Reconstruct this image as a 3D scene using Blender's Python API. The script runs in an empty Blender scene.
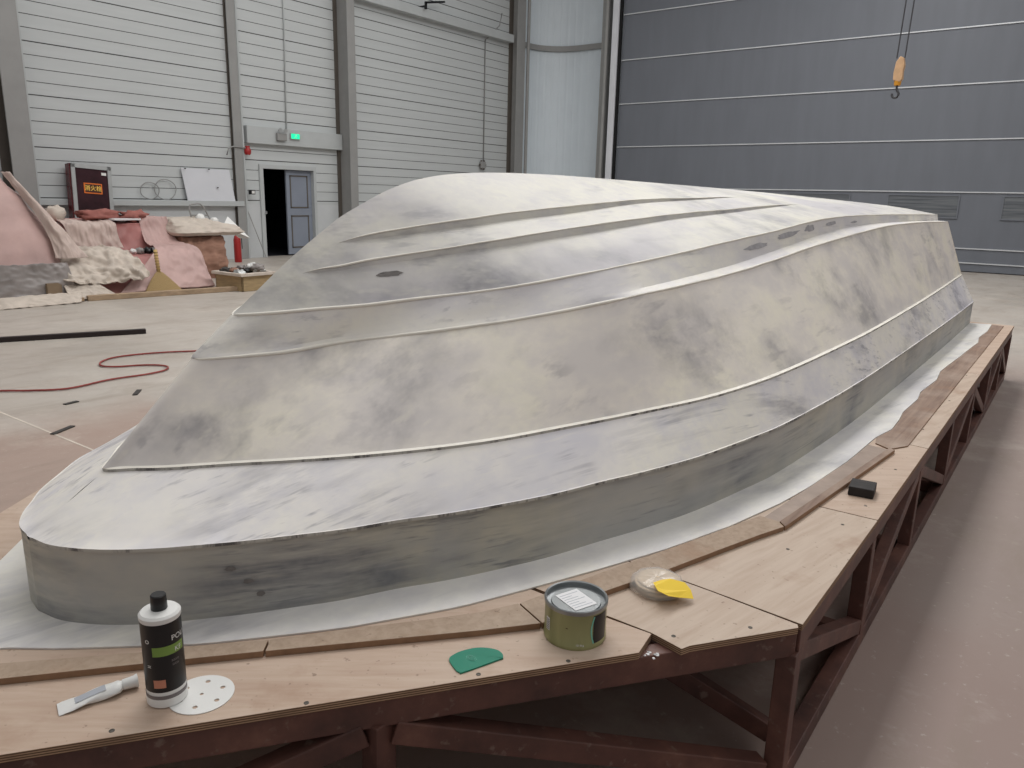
import bpy, bmesh, math, random
import numpy as np
from mathutils import Vector, Matrix, noise
random.seed(7)
S = bpy.context.scene
COL = S.collection
PI = math.pi

# ------------------------------------------------------------------ helpers
def link(name, me, m=None, parent=None):
    o = bpy.data.objects.new(name, me); COL.objects.link(o)
    if m:
        for k in (m if isinstance(m, (list, tuple)) else [m]): me.materials.append(k)
    if parent: o.parent = parent
    return o
def tag(o, label, cat, group=None, kind=None):
    o['label'] = label; o['category'] = cat
    if group: o['group'] = group
    if kind: o['kind'] = kind
    return o
def thing(name, label, cat, loc=(0, 0, 0), rz=0, group=None):
    o = bpy.data.objects.new(name, None); COL.objects.link(o)
    o.location = loc; o.rotation_euler = (0, 0, rz); o.empty_display_size = .1
    return tag(o, label, cat, group)
def struct(o): o['kind'] = 'structure'; return o

class MB:
    def __init__(s): s.v = []; s.f = []; s.mi = []
    def add(s, vs, fs, mi=0):
        n = len(s.v); s.v += [tuple(v) for v in vs]
        for f in fs: s.f.append([i + n for i in f]); s.mi.append(mi)
        return s
    def box(s, a, b, mi=0, M=None):
        x0, y0, z0 = a; x1, y1, z1 = b
        vs = [(x0,y0,z0),(x1,y0,z0),(x1,y1,z0),(x0,y1,z0),(x0,y0,z1),(x1,y0,z1),(x1,y1,z1),(x0,y1,z1)]
        if M: vs = [tuple(M @ Vector(v)) for v in vs]
        return s.add(vs, [(0,3,2,1),(4,5,6,7),(0,1,5,4),(1,2,6,5),(2,3,7,6),(3,0,4,7)], mi)
    def bar(s, p, q, w, h, mi=0, up=(0,0,1)):
        p = Vector(p); q = Vector(q); d = (q - p); L = d.length; d.normalize()
        u = Vector(up)
        if abs(d.dot(u)) > .98: u = Vector((1,0,0))
        sx = d.cross(u).normalized(); sz = sx.cross(d).normalized()
        vs = []
        for t in (p, q):
            for a, b in ((-1,-1),(1,-1),(1,1),(-1,1)): vs.append(t + sx*a*w/2 + sz*b*h/2)
        return s.add(vs, [(0,1,2,3),(7,6,5,4),(0,4,5,1),(1,5,6,2),(2,6,7,3),(3,7,4,0)], mi)
    def prism(s, pts, z0, z1, mi=0, mside=None):
        n = len(pts)
        a = sum(pts[i][0]*pts[(i+1)%n][1]-pts[(i+1)%n][0]*pts[i][1] for i in range(n))
        if a < 0: pts = pts[::-1]
        k = len(s.v)
        s.v += [(x,y,z0) for x,y in pts] + [(x,y,z1) for x,y in pts]
        s.f.append([k+i for i in range(n)][::-1]); s.mi.append(mi)
        s.f.append([k+n+i for i in range(n)]); s.mi.append(mi)
        for i in range(n):
            j = (i+1) % n; s.f.append([k+i,k+j,k+n+j,k+n+i]); s.mi.append(mi if mside is None else mside)
        return s
    def lathe(s, prof, c=(0,0,0), n=32, mi=0, cap=True, mf=None):
        k = len(s.v)
        for r, z in prof:
            for i in range(n):
                a = 2*PI*i/n; s.v.append((c[0]+r*math.cos(a), c[1]+r*math.sin(a), c[2]+z))
        for j in range(len(prof)-1):
            for i in range(n):
                q = (i+1) % n
                s.f.append([k+j*n+i,k+j*n+q,k+(j+1)*n+q,k+(j+1)*n+i]); s.mi.append(mf(j) if mf else mi)
        if cap:
            s.f.append([k+i for i in range(n)][::-1]); s.mi.append(mi)
            s.f.append([k+(len(prof)-1)*n+i for i in range(n)]); s.mi.append(mi)
        return s
    def tube(s, pts, r, n=8, mi=0):
        pts = [Vector(p) for p in pts]; k = len(s.v); prev = None
        for i, p in enumerate(pts):
            d = (pts[min(i+1,len(pts)-1)] - pts[max(i-1,0)]).normalized()
            u = Vector((0,0,1)) if abs(d.z) < .9 else Vector((1,0,0))
            a = d.cross(u).normalized(); b = a.cross(d).normalized()
            for j in range(n):
                t = 2*PI*j/n; s.v.append(tuple(p + a*math.cos(t)*r + b*math.sin(t)*r))
        for i in range(len(pts)-1):
            for j in range(n):
                q = (j+1) % n; s.f.append([k+i*n+j,k+i*n+q,k+(i+1)*n+q,k+(i+1)*n+j]); s.mi.append(mi)
        s.f.append([k+j for j in range(n)][::-1]); s.mi.append(mi)
        e = k+(len(pts)-1)*n; s.f.append([e+j for j in range(n)]); s.mi.append(mi)
        return s
    def grid(s, rows, mi=0, flip=False, closed=False):
        k = len(s.v); m = len(rows[0])
        for r in rows: s.v += [tuple(p) for p in r]
        for i in range(len(rows)-1):
            for j in range(m if closed else m-1):
                q = (j+1) % m
                f = [k+i*m+j, k+i*m+q, k+(i+1)*m+q, k+(i+1)*m+j]
                s.f.append(f[::-1] if flip else f); s.mi.append(mi)
        return s
    def build(s, name, m, parent=None, smooth=False, bev=0, fix=True, angle=None):
        me = bpy.data.meshes.new(name); me.from_pydata(s.v, [], s.f)
        for p, i in zip(me.polygons, s.mi): p.material_index = i
        o = link(name, me, m, parent)
        if fix:
            b = bmesh.new(); b.from_mesh(me); bmesh.ops.recalc_face_normals(b, faces=b.faces); b.to_mesh(me); b.free()
        if smooth:
            me.shade_smooth()
            if angle: me.set_sharp_from_angle(angle=math.radians(angle))
        if bev:
            d = o.modifiers.new('bev', 'BEVEL'); d.width = bev; d.segments = 2; d.limit_method = 'ANGLE'
        me.update(); return o

def catmull(P, n, closed=False):
    P = [Vector(p) for p in P]; out = []
    N = len(P); segs = N if closed else N-1
    for i in range(n):
        t = i/(n if closed else n-1)*segs; k = min(int(t), segs-1); u = t-k
        g = (lambda j: P[j % N]) if closed else (lambda j: P[max(0, min(N-1, j))])
        a, b, c, d = g(k-1), g(k), g(k+1), g(k+2)
        out.append(.5*((2*b)+(c-a)*u+(2*a-5*b+4*c-d)*u*u+(3*b-a-3*c+d)*u**3))
    return out

def pchip(xs, ys):
    xs = np.array(xs, float); ys = np.array(ys, float); h = np.diff(xs); d = np.diff(ys)/h
    m = np.zeros(len(xs)); m[0] = d[0]; m[-1] = d[-1]
    for i in range(1, len(xs)-1):
        if d[i-1]*d[i] > 0:
            w1 = 2*h[i]+h[i-1]; w2 = h[i]+2*h[i-1]; m[i] = (w1+w2)/(w1/d[i-1]+w2/d[i])
    def f(x):
        x = float(min(max(x, xs[0]), xs[-1])); i = int(min(max(np.searchsorted(xs, x)-1, 0), len(xs)-2))
        t = (x-xs[i])/h[i]
        return float((1+2*t)*(1-t)**2*ys[i]+t*(1-t)**2*h[i]*m[i]+t*t*(3-2*t)*ys[i+1]+t*t*(t-1)*h[i]*m[i+1])
    return f

# ------------------------------------------------------------------ materials
def srgb(r, g, b):
    f = lambda c: (c/255/12.92) if c/255 <= .04045 else ((c/255+.055)/1.055)**2.4
    return (f(r), f(g), f(b), 1)
class Mat:
    def __init__(s, name, rough=.6, metal=0, spec=.4):
        s.m = bpy.data.materials.new(name); s.m.use_nodes = True; s.t = s.m.node_tree; s.n = s.t.nodes
        s.p = s.n['Principled BSDF']; s.p.inputs['Roughness'].default_value = rough
        s.p.inputs['Metallic'].default_value = metal; s.p.inputs['Specular IOR Level'].default_value = spec
        s.co = s.n.new('ShaderNodeTexCoord').outputs['Object']
    def L(s, a, b): s.t.links.new(a, b)
    def mapped(s, scale, rot=(0,0,0), loc=(0,0,0)):
        src = s.co
        if any(rot):
            q = s.n.new('ShaderNodeMapping'); q.inputs['Rotation'].default_value = rot; s.L(src, q.inputs['Vector']); src = q.outputs[0]
        k = s.n.new('ShaderNodeMapping'); k.inputs['Scale'].default_value = scale
        k.inputs['Location'].default_value = loc; s.L(src, k.inputs['Vector']); return k.outputs[0]
    def noise(s, scale=(1,1,1), sc=5, det=4, rough=.55, dist=0, rot=(0,0,0), loc=(0,0,0)):
        k = s.n.new('ShaderNodeTexNoise'); s.L(s.mapped(scale, rot, loc), k.inputs['Vector'])
        k.inputs['Scale'].default_value = sc; k.inputs['Detail'].default_value = det
        k.inputs['Roughness'].default_value = rough; k.inputs['Distortion'].default_value = dist
        return k.outputs['Fac']
    def ramp(s, fac, stops):
        k = s.n.new('ShaderNodeValToRGB'); e = k.color_ramp.elements
        while len(e) > 1: e.remove(e[-1])
        for i, (p, c) in enumerate(stops):
            q = e[0] if i == 0 else e.new(p); q.position = p
            q.color = c if isinstance(c, tuple) else (c, c, c, 1)
        s.L(fac, k.inputs[0]); return k.outputs[0]
    def mix(s, fac, a, b, mode='MIX'):
        k = s.n.new('ShaderNodeMix'); k.data_type = 'RGBA'; k.blend_type = mode
        for src, idx in ((fac, 0), (a, 6), (b, 7)):
            if isinstance(src, (int, float)): k.inputs[idx].default_value = src
            elif isinstance(src, tuple): k.inputs[idx].default_value = src
            else: s.L(src, k.inputs[idx])
        return k.outputs[2]
    def math(s, op, a, b=0):
        k = s.n.new('ShaderNodeMath'); k.operation = op
        for i, v in enumerate((a, b)):
            if isinstance(v, (int, float)): k.inputs[i].default_value = v
            else: s.L(v, k.inputs[i])
        return k.outputs[0]
    def xyz(s):
        k = s.n.new('ShaderNodeSeparateXYZ'); s.L(s.co, k.inputs[0]); return k.outputs
    def color(s, c):
        if isinstance(c, tuple): s.p.inputs['Base Color'].default_value = c
        else: s.L(c, s.p.inputs['Base Color'])
        return s
    def bump(s, h, st=.3, dist=.01):
        k = s.n.new('ShaderNodeBump'); k.inputs['Strength'].default_value = st; k.inputs['Distance'].default_value = dist
        s.L(h, k.inputs['Height']); s.L(k.outputs[0], s.p.inputs['Normal']); return s

def simple(name, c, rough=.6, metal=0, var=.12, sc=6, bump=0, scale=(1,1,1)):
    m = Mat(name, rough, metal)
    n = m.noise(scale=scale, sc=sc, det=5)
    d = tuple(x*(1-var) for x in c[:3])+(1,); l = tuple(min(1, x*(1+var)) for x in c[:3])+(1,)
    m.color(m.ramp(n, [(.3, d), (.7, l)]))
    if bump: m.bump(n, bump)
    return m.m

M = {}
# --- hull filler: cream gelcoat sanded through to dark grey patches
def hull_mat(name, base, cream, lav, dark, smear=(6, .9, 14), amount=.58, big=1.3, loc=(0,0,0), fine=.25, dstr=.55, lstr=.35, rot=0):
    m = Mat(name, .5, 0, .35)
    patch = m.noise(scale=(1.6, .9, 2.0), sc=big, det=4, rough=.55, loc=loc)
    c = m.ramp(patch, [(.36, lav), (.48, base), (.62, cream)])
    p2 = m.noise(scale=(2.4, 1.6, 3.0), sc=2.6, det=5, rough=.65, loc=(loc[2]+5, loc[0], 3))
    c = m.mix(m.ramp(p2, [(.46, 0.0), (.66, .75)]), c, lav)
    # sanded-through smears: long soft streaks inside larger worn patches
    st = m.noise(scale=smear, sc=1.0, det=5, rough=.65, dist=.1, rot=(0,0,rot), loc=(loc[0]+3, loc[1], loc[2]))
    zone = m.ramp(m.noise(scale=(1, 1, 1.6), sc=1.7, det=3, rough=.5, loc=(7+loc[0], 2, 1)), [(.45, 0.0), (.62, 1.0)])
    mask = m.ramp(st, [(amount-.10, 0.0), (amount+.12, 1.0)])
    c = m.mix(m.math('MULTIPLY', m.math('MULTIPLY', mask, zone), dstr), c, dark)
    # fine parallel sanding lines
    ln_ = m.noise(scale=(smear[0]*3.4, smear[1]*.8, smear[2]*3.4), sc=1.5, det=3, rough=.6, rot=(0,0,rot), loc=(2, loc[1], 5))
    lz = m.ramp(m.noise(scale=(1,1.3,1), sc=2.3, det=3, loc=(4, 8+loc[0], 1)), [(.46, 0.0), (.62, 1.0)])
    c = m.mix(m.math('MULTIPLY', m.math('MULTIPLY', m.ramp(ln_, [(.54, 0.0), (.66, 1.0)]), lz), lstr), c, dark)
    c = m.mix(m.math('MULTIPLY', m.ramp(ln_, [(.30, 1.0), (.40, 0.0)]), .3), c, cream)
    mott = m.noise(sc=32, det=3)
    c = m.mix(m.ramp(mott, [(.35, 0.0), (.75, fine)]), c, lav)
    m.color(c)
    m.bump(m.noise(scale=(1,.4,1), sc=9, det=4), .14, .01)
    return m.m
DK = srgb(110,110,120)
M['hull'] = hull_mat('hull_filler', srgb(237,230,220), srgb(240,234,219), srgb(220,214,210), DK, amount=.51, dstr=.6, smear=(4.2,2.6,3.2), lstr=.32, big=2.2)
M['hull_chine'] = hull_mat('hull_filler_chine', srgb(234,230,222), srgb(238,234,222), srgb(214,211,213), DK, amount=.53, dstr=.6, smear=(6,1.0,9), loc=(6,2,8), lstr=.3)
M['hull_top'] = hull_mat('hull_filler_bottom', srgb(215,212,205), srgb(219,216,204), srgb(194,191,194), DK, smear=(2.4, 3.2, 6), amount=.50, loc=(2,5,0), dstr=.62)
M['hull_band'] = hull_mat('hull_filler_band', srgb(236,232,228), srgb(239,235,225), srgb(214,212,218), srgb(98,98,114), smear=(11, .8, 8), amount=.53, loc=(4,1,3), dstr=.62, lstr=.55, rot=.25)
M['hull_skirt'] = hull_mat('hull_filler_skirt', srgb(184,181,172), srgb(188,184,170), srgb(170,170,168), srgb(88,92,102), smear=(2.2, 1.0, 12), amount=.50, loc=(1,9,2), dstr=.75, lstr=.6)  # greenish filler, toned darker partly for shade on the upright face
M['flange'] = hull_mat('flange_filler', srgb(228,226,222), srgb(228,225,216), srgb(208,206,208), srgb(120,120,130), smear=(5,1.2,3), amount=.55, loc=(8,3,2), dstr=.6, rot=.2)
M['bead'] = simple('bright_edge_filler', srgb(234,230,220), .45, 0, .05, 14)
m = Mat('worn_edge_shade', .6); m.color(m.ramp(m.noise(scale=(1,5,1), sc=4, det=5, rough=.7), [(.38, srgb(96,93,92)), (.52, srgb(184,181,174))])); M['wornshade'] = m.m  # worn lips, darkened in colour to deepen the undercut's shade
M['laminate'] = simple('bare_laminate', srgb(150,132,120), .5, 0, .2, 9, .2)

def wood(name, c1, c2, rot=0, grain=(22, 2.0, 2), stain=.35, rough=.55):
    m = Mat(name, rough, 0, .3)
    g = m.noise(scale=grain, sc=1.6, det=6, rough=.6, dist=.5, rot=(0,0,rot))
    c = m.ramp(g, [(.3, c2), (.62, c1)])
    b = m.noise(sc=2.2, det=4, rough=.6, loc=(3,3,3))
    c = m.mix(m.ramp(b, [(.5, 0.0), (.75, stain)]), c, srgb(206,190,176))
    b2 = m.noise(sc=4.2, det=5, rough=.65, loc=(9,1,3))
    c = m.mix(m.ramp(b2, [(.56, 0.0), (.75, .5)]), c, srgb(150,116,92))
    k = m.noise(sc=60, det=2); c = m.mix(m.ramp(k, [(.68, 0.0), (.76, .5)]), c, srgb(90,66,50))
    m.color(c); m.bump(g, .1, .003); return m.m
M['ply'] = wood('plywood_face', srgb(193,172,155), srgb(178,153,135), rot=.9)
M['ply2'] = wood('plywood_face_pale', srgb(192,174,158), srgb(178,157,140), rot=.2)
def plyedge():
    m = Mat('plywood_edge', .8)
    z = m.xyz()[2]
    w = m.math('SINE', m.math('MULTIPLY', z, 2*PI/.0052))
    c = m.ramp(m.math('ADD', m.math('MULTIPLY', w, .5), .5), [(.3, srgb(92,70,54)), (.7, srgb(170,140,112))])
    n = m.noise(sc=14, det=4); c = m.mix(m.ramp(n, [(.45, 0.0), (.7, .5)]), c, srgb(104,82,66))
    m.color(c); return m.m
M['plyedge'] = plyedge()
M['mdf'] = wood('plank_face', srgb(170,150,132), srgb(152,132,114), rot=0, grain=(30,30,2), stain=.25, rough=.7)
M['mdfside'] = simple('plank_side', srgb(138,108,84), .8, 0, .15, 30)
M['plank_old'] = wood('old_plank_face', srgb(146,124,110), srgb(120,98,86), rot=0, grain=(26,1.5,2), stain=.4, rough=.7)
def steel():
    m = Mat('red_oxide_steel', .5, .0, .45)
    n = m.noise(sc=5, det=6, rough=.65); c = m.ramp(n, [(.3, srgb(66,44,40)), (.55, srgb(94,62,54)), (.75, srgb(122,86,73))])
    k = m.noise(sc=30, det=4); c = m.mix(m.ramp(k, [(.62, 0.0), (.72, .5)]), c, srgb(128,112,102))
    m.color(c); m.bump(n, .15, .004); return m.m
M['steel'] = steel()

def floor_mat():
    m = Mat('concrete_floor', .42, 0, .4)
    a = m.noise(sc=.35, det=6, rough=.6, dist=.3); b = m.noise(sc=2.2, det=6, rough=.65, loc=(5,5,0))
    c = m.ramp(a, [(.35, srgb(166,159,151)), (.62, srgb(184,177,169))])
    c = m.mix(m.ramp(b, [(.4, 0.0), (.7, .35)]), c, srgb(170,158,147))
    # reddish worn area by the bow and a darker brownish tone under and right of the table
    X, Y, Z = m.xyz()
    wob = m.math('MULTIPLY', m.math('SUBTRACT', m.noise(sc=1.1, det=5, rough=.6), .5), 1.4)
    red = m.ramp(m.math('ADD', m.math('ADD', X, 3.8), wob), [(0, 0.0), (.4, 1.0)])
    r1 = m.math('LESS_THAN', Y, 99)
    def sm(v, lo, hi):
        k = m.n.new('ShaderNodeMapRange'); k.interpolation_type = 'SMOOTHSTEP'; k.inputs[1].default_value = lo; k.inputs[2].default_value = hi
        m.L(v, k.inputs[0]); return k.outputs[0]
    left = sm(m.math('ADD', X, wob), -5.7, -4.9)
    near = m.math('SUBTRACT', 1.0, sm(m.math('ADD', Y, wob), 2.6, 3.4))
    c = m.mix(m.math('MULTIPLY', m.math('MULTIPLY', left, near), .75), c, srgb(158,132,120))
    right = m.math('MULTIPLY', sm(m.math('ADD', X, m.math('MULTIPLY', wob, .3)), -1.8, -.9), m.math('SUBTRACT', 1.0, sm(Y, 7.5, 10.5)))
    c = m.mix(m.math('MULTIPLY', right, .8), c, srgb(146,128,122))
    sp = m.noise(sc=24, det=4, rough=.7); c = m.mix(m.ramp(sp, [(.62, 0.0), (.72, .4)]), c, srgb(214,206,196))
    sp2 = m.noise(sc=7, det=6, rough=.75, loc=(1,8,0)); c = m.mix(m.ramp(sp2, [(.64, 0.0), (.72, .45)]), c, srgb(110,96,88))
    dirt = m.noise(scale=(1,.35,1), sc=3.2, det=7, rough=.72, dist=.5, loc=(3,1,0)); c = m.mix(m.ramp(dirt, [(.50, 0.0), (.66, .45)]), c, srgb(142,128,116))
    dirt2 = m.noise(sc=1.3, det=7, rough=.7, loc=(8,4,0)); c = m.mix(m.ramp(dirt2, [(.54, 0.0), (.64, .25)]), c, srgb(204,196,186))
    m.color(c)
    rr = m.ramp(b, [(.3, .36), (.7, .58)]); m.L(rr, m.p.inputs['Roughness'])
    m.bump(sp, .08, .003); return m.m
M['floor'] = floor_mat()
M['siding'] = simple('white_siding', srgb(192,196,197), .55, .0, .03, 3, 0, (1,.3,4))
M['groove'] = simple('siding_groove', srgb(84,84,84), .8)
M['plaster'] = simple('lower_wall_plaster', srgb(196,199,201), .8, 0, .04, 2)
M['corr'] = simple('blue_white_sheet', srgb(216,225,232), .5, 0, .02, 2)
M['greysteel'] = simple('grey_painted_steel', srgb(147,147,146), .5, .0, .06, 3)
M['lightsteel'] = simple('pale_painted_steel', srgb(182,186,187), .5, 0, .04, 3)
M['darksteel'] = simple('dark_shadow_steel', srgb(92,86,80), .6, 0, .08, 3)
M['bigdoor'] = simple('grey_hangar_door', srgb(110,114,122), .5, .0, .05, 1.2, 0, (3,1,.5))
M['doorrib'] = simple('pale_door_rib', srgb(206,209,212), .4, .2, .05, 3)
M['jamb'] = simple('pale_door_jamb', srgb(214,216,222), .5, 0, .05, 3)
M['gap'] = simple('black_rubber_seal', srgb(18,18,20), .8)
def glass():  # streaked grey stands in for the dark outside behind the panes
    m = Mat('dark_view_glass', .25, 0, .5); X, Y, Z = m.xyz()
    n = m.noise(scale=(.6,1,14), sc=1.5, det=3); m.color(m.ramp(n, [(.35, srgb(84,88,94)), (.65, srgb(116,120,124))])); return m.m
M['glass'] = glass()
M['greydoor'] = simple('blue_grey_door_paint', srgb(132,139,152), .5, 0, .04, 3)
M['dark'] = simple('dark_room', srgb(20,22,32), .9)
M['black'] = simple('black_plastic', srgb(26,26,28), .35, 0, .2, 8)
M['blackrub'] = simple('black_rubber', srgb(44,40,40), .7, 0, .3, 18, .3)
M['white'] = simple('white_plastic', srgb(226,226,224), .35, 0, .03, 4)
M['whiteboard'] = simple('white_board_face', srgb(212,214,220), .35, 0, .02, 4)
M['red'] = simple('red_paint', srgb(160,40,40), .4, 0, .1, 4)
M['darkred'] = simple('dark_red_cabinet', srgb(92,36,40), .25, 0, .25, 3)
M['darkglass'] = simple('dark_cabinet_glass', srgb(58,32,38), .12, 0, .45, 2.5)
M['alu'] = simple('brushed_aluminium', srgb(176,178,178), .4, .5, .06, 8)
M['orange'] = simple('orange_sign', srgb(226,116,40), .5, 0, .05, 4)
M['yellowtxt'] = simple('yellow_print', srgb(250,206,96), .5, 0, .02, 4)
M['brownsign'] = simple('dark_print', srgb(70,30,20), .5)
M['yellow'] = simple('yellow_paper', srgb(240,205,62), .6, 0, .05, 7, .2)
M['broom'] = simple('straw', srgb(156,132,92), .85, 0, .25, 30, .4, (2,14,2))
M['rope'] = simple('yellow_binding', srgb(192,162,108), .8, 0, .15, 40)
M['tray'] = simple('raw_wood', srgb(160,138,104), .8, 0, .18, 6, .1, (1,1,6))
M['curb'] = simple('old_timber', srgb(158,136,112), .8, 0, .25, 5, .2, (6,1,3))
M['cream'] = simple('cream_cloth', srgb(194,183,172), .9, 0, .12, 5, .35)
M['gauze'] = simple('pinkish_gauze', srgb(192,174,166), .85, 0, .1, 5, .3)
M['pinksheet'] = simple('pink_sheet', srgb(186,156,151), .55, 0, .14, 2.2, .25)
M['redsheet'] = simple('dusty_red_sheet', srgb(172,118,114), .5, 0, .25, 1.8, .3)
M['greywrap'] = simple('grey_film', srgb(140,134,132), .4, 0, .15, 3, .3)
M['brownwrap'] = simple('brown_cloth', srgb(152,116,99), .8, 0, .2, 3, .3, (1,1,5))
M['hose'] = simple('red_hose', srgb(140,62,58), .5)
M['barsteel'] = simple('dark_square_tube', srgb(46,38,38), .5, .3, .1, 8)
M['green'] = simple('green_plastic', srgb(12,124,100), .3, 0, .05, 6)
M['greenpale'] = simple('pale_green_print', srgb(120,190,170), .4)
M['tin'] = simple('tin_metal', srgb(150,154,156), .3, .75, .12, 9)
M['hook'] = simple('hook_paint', srgb(206,168,130), .5, 0, .15, 10)
M['hookyel'] = simple('hook_yellow', srgb(214,150,50), .5)
M['cable'] = simple('dark_cable', srgb(66,66,70), .5)
M['rubbish'] = simple('scrap_dark', srgb(60,56,54), .7, 0, .3, 12)
M['paperred'] = simple('dusty_red_rag', srgb(152,96,88), .8, 0, .2, 8)
M['board'] = simple('brown_board', srgb(128,110,90), .8, 0, .1, 6)
M['label_w'] = simple('paper_label', srgb(222,222,224), .6, 0, .03, 10)
M['ink'] = simple('grey_ink', srgb(172,176,184), .6)
M['limeband'] = simple('lime_green_print', srgb(122,152,74), .4)
M['orangeband'] = simple('salmon_print', srgb(196,132,108), .5)
M['greyband'] = simple('grey_band_print', srgb(122,116,116), .5)
m = Mat('can_green_paint', .3, .15, .5)
n_ = m.noise(scale=(6,6,1), sc=2.5, det=2); m.color(m.ramp(n_, [(.3, srgb(122,124,82)), (.5, srgb(152,152,108)), (.7, srgb(138,140,96))])); M['cangreen'] = m.m
m = Mat('clear_film', .15, 0, .6); m.p.inputs['Alpha'].default_value = .38; m.color(srgb(235,232,228)); M['film'] = m.m
m = Mat('sanding_paper', .8); m.color(m.ramp(m.noise(sc=12), [(.3, srgb(196,170,136)), (.7, srgb(216,196,166))])); M['sand'] = m.m
m = Mat('green_exit_light', .4); m.color(srgb(20,200,130)); m.p.inputs['Emission Color'].default_value = (.02,.85,.42,1); m.p.inputs['Emission Strength'].default_value = .9; M['exitgreen'] = m.m

# ------------------------------------------------------------------ camera
F = 763.68; P = math.radians(13.755); R = math.radians(1.376); AZ = math.radians(36.92); H = 1.5
fh = Vector((-math.sin(AZ), math.cos(AZ), 0)); rh = Vector((math.cos(AZ), math.sin(AZ), 0)); zz = Vector((0,0,1))
fw = math.cos(P)*fh - math.sin(P)*zz; up = math.sin(P)*fh + math.cos(P)*zz
r2 = math.cos(R)*rh + math.sin(R)*up; u2 = -math.sin(R)*rh + math.cos(R)*up
cam = bpy.data.cameras.new('camera'); cam.sensor_width = 36; cam.lens = F/1024*36; cam.clip_start = .02; cam.clip_end = 200
co = bpy.data.objects.new('camera', cam); COL.objects.link(co)
mw = Matrix((( r2.x,u2.x,-fw.x,0),(r2.y,u2.y,-fw.y,0),(r2.z,u2.z,-fw.z,H),(0,0,0,1)))
co.matrix_world = mw; S.camera = co

# ------------------------------------------------------------------ setting
XW = -15.48; YD = 21.39
b = MB(); b.add([(-22,-12,0),(14,-12,0),(14,26,0),(-22,26,0)], [(0,1,2,3)])
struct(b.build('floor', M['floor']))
b = MB()   # pale saw-cut joint in the slab, filled flush
b.bar((-8.0,1.83,.0008),(-3.2,1.96,.0008), .012, .0012)
struct(b.build('trim_1', simple('joint_filler', srgb(206,196,184), .8)))

pitch = .2217; z0 = 1.288
def siding(ya, yb, za, zb):
    """horizontal boards with real recessed grooves between them"""
    b = MB(); zs = []
    n = 0
    z = z0
    edges = []
    k0 = math.floor((za-z0)/pitch); k1 = math.ceil((zb-z0)/pitch)
    cur = za; prof = [(0, za)]
    for k in range(k0, k1+1):
        zz_ = z0+k*pitch; g = .019 if k % 4 == 0 else .012
        if zz_-g/2 <= za+.01 or zz_+g/2 >= zb-.01: continue
        prof += [(0, zz_-g/2), (-.012, zz_-g/2), (-.012, zz_+g/2), (0.0, zz_+g/2)]
    prof.append((0, zb))
    for i in range(len(prof)-1):
        (xa, z1), (xb, z2) = prof[i], prof[i+1]
        mi = 1 if (xa < -.005 or xb < -.005) else 0
        b.add([(XW+xa,ya,z1),(XW+xa,yb,z1),(XW+xb,yb,z2),(XW+xb,ya,z2)], [(0,1,2,3)], mi)
    return b
TOP = 9.5
b = MB()
for ya, yb, za, zb in ((-6,10.35,1.16,TOP),(10.35,10.83,1.2,TOP),(12.43,20.3,1.2,TOP),(10.83,12.43,2.09,TOP)):
    s = siding(ya, yb, za, zb); b.add(s.v, s.f); b.mi[-len(s.mi):] = s.mi
for ya, yb, za, zb in ((-6,10.35,0,1.16),(10.35,10.83,0,1.2),(12.43,20.9,0,1.2)):
    b.add([(XW,ya,za),(XW,yb,za),(XW,yb,zb),(XW,ya,zb)], [(0,1,2,3)], 2)
# outer skin so the wall has thickness, around the doorway
for ya, yb, za, zb in ((-6,10.83,0,TOP),(12.43,20.9,0,TOP),(10.83,12.43,2.09,TOP)):
    b.box((XW-.25,ya,za),(XW-.02,yb,zb),2)
struct(b.build('wall_left', [M['siding'], M['groove'], M['plaster']], fix=False))

# rail, lintel and high girt
b = MB(); b.box((XW,-6,1.16),(XW+.14,10.33,1.268)); struct(b.build('trim_2', M['lightsteel'], bev=.006))
b = MB(); b.box((XW,10.5,2.53),(XW+.13,13.2,2.9)); struct(b.build('trim_3', M['lightsteel'], bev=.005))
b = MB(); b.box((XW,13.5,6.08),(XW+.22,20.0,6.30)); struct(b.build('trim_4', M['lightsteel'], bev=.005))

def column(y0, y1, d, name, label, web=True):
    t = thing(name, label, 'column', (XW, (y0+y1)/2, 0))
    w = (y1-y0)/2
    MB().box((d-.03,-w,0),(d,w,TOP)).build('front_flange', M['greysteel'], t, bev=.004)
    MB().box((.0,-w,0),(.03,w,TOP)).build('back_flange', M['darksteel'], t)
    MB().box((.03,-.02,0),(d-.03,.02,TOP)).build('web', M['greysteel'], t)
    return t
t = column(5.62, 5.98, .48, 'steel_column', 'wide grey steel column at the left edge beside the fire cabinet')
MB().box((.36,.19,0),(.42,.225,TOP)).build('edge_strip', M['lightsteel'], t)
t = column(10.17, 10.37, .12, 'steel_column', 'narrow grey steel column just left of the doorway')
MB().lathe([(.03,0),(.03,TOP)], (.08,.145,0), 12).build('downpipe', M['lightsteel'], t, smooth=True, angle=40)
t = column(13.12, 13.36, .5, 'steel_column', 'grey steel column to the right of the doorway, end of the lintel')
MB().box((.3,.14,0),(.36,.19,TOP)).build('edge_strip', M['lightsteel'], t)
t = column(20.02, 20.42, .34, 'steel_column', 'grey steel column in the corner beside the curved sheet wall')
MB().lathe([(.05,0),(.05,TOP)], (.36,.33,0), 12).build('downpipe', M['greysteel'], t, smooth=True, angle=40)

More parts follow.
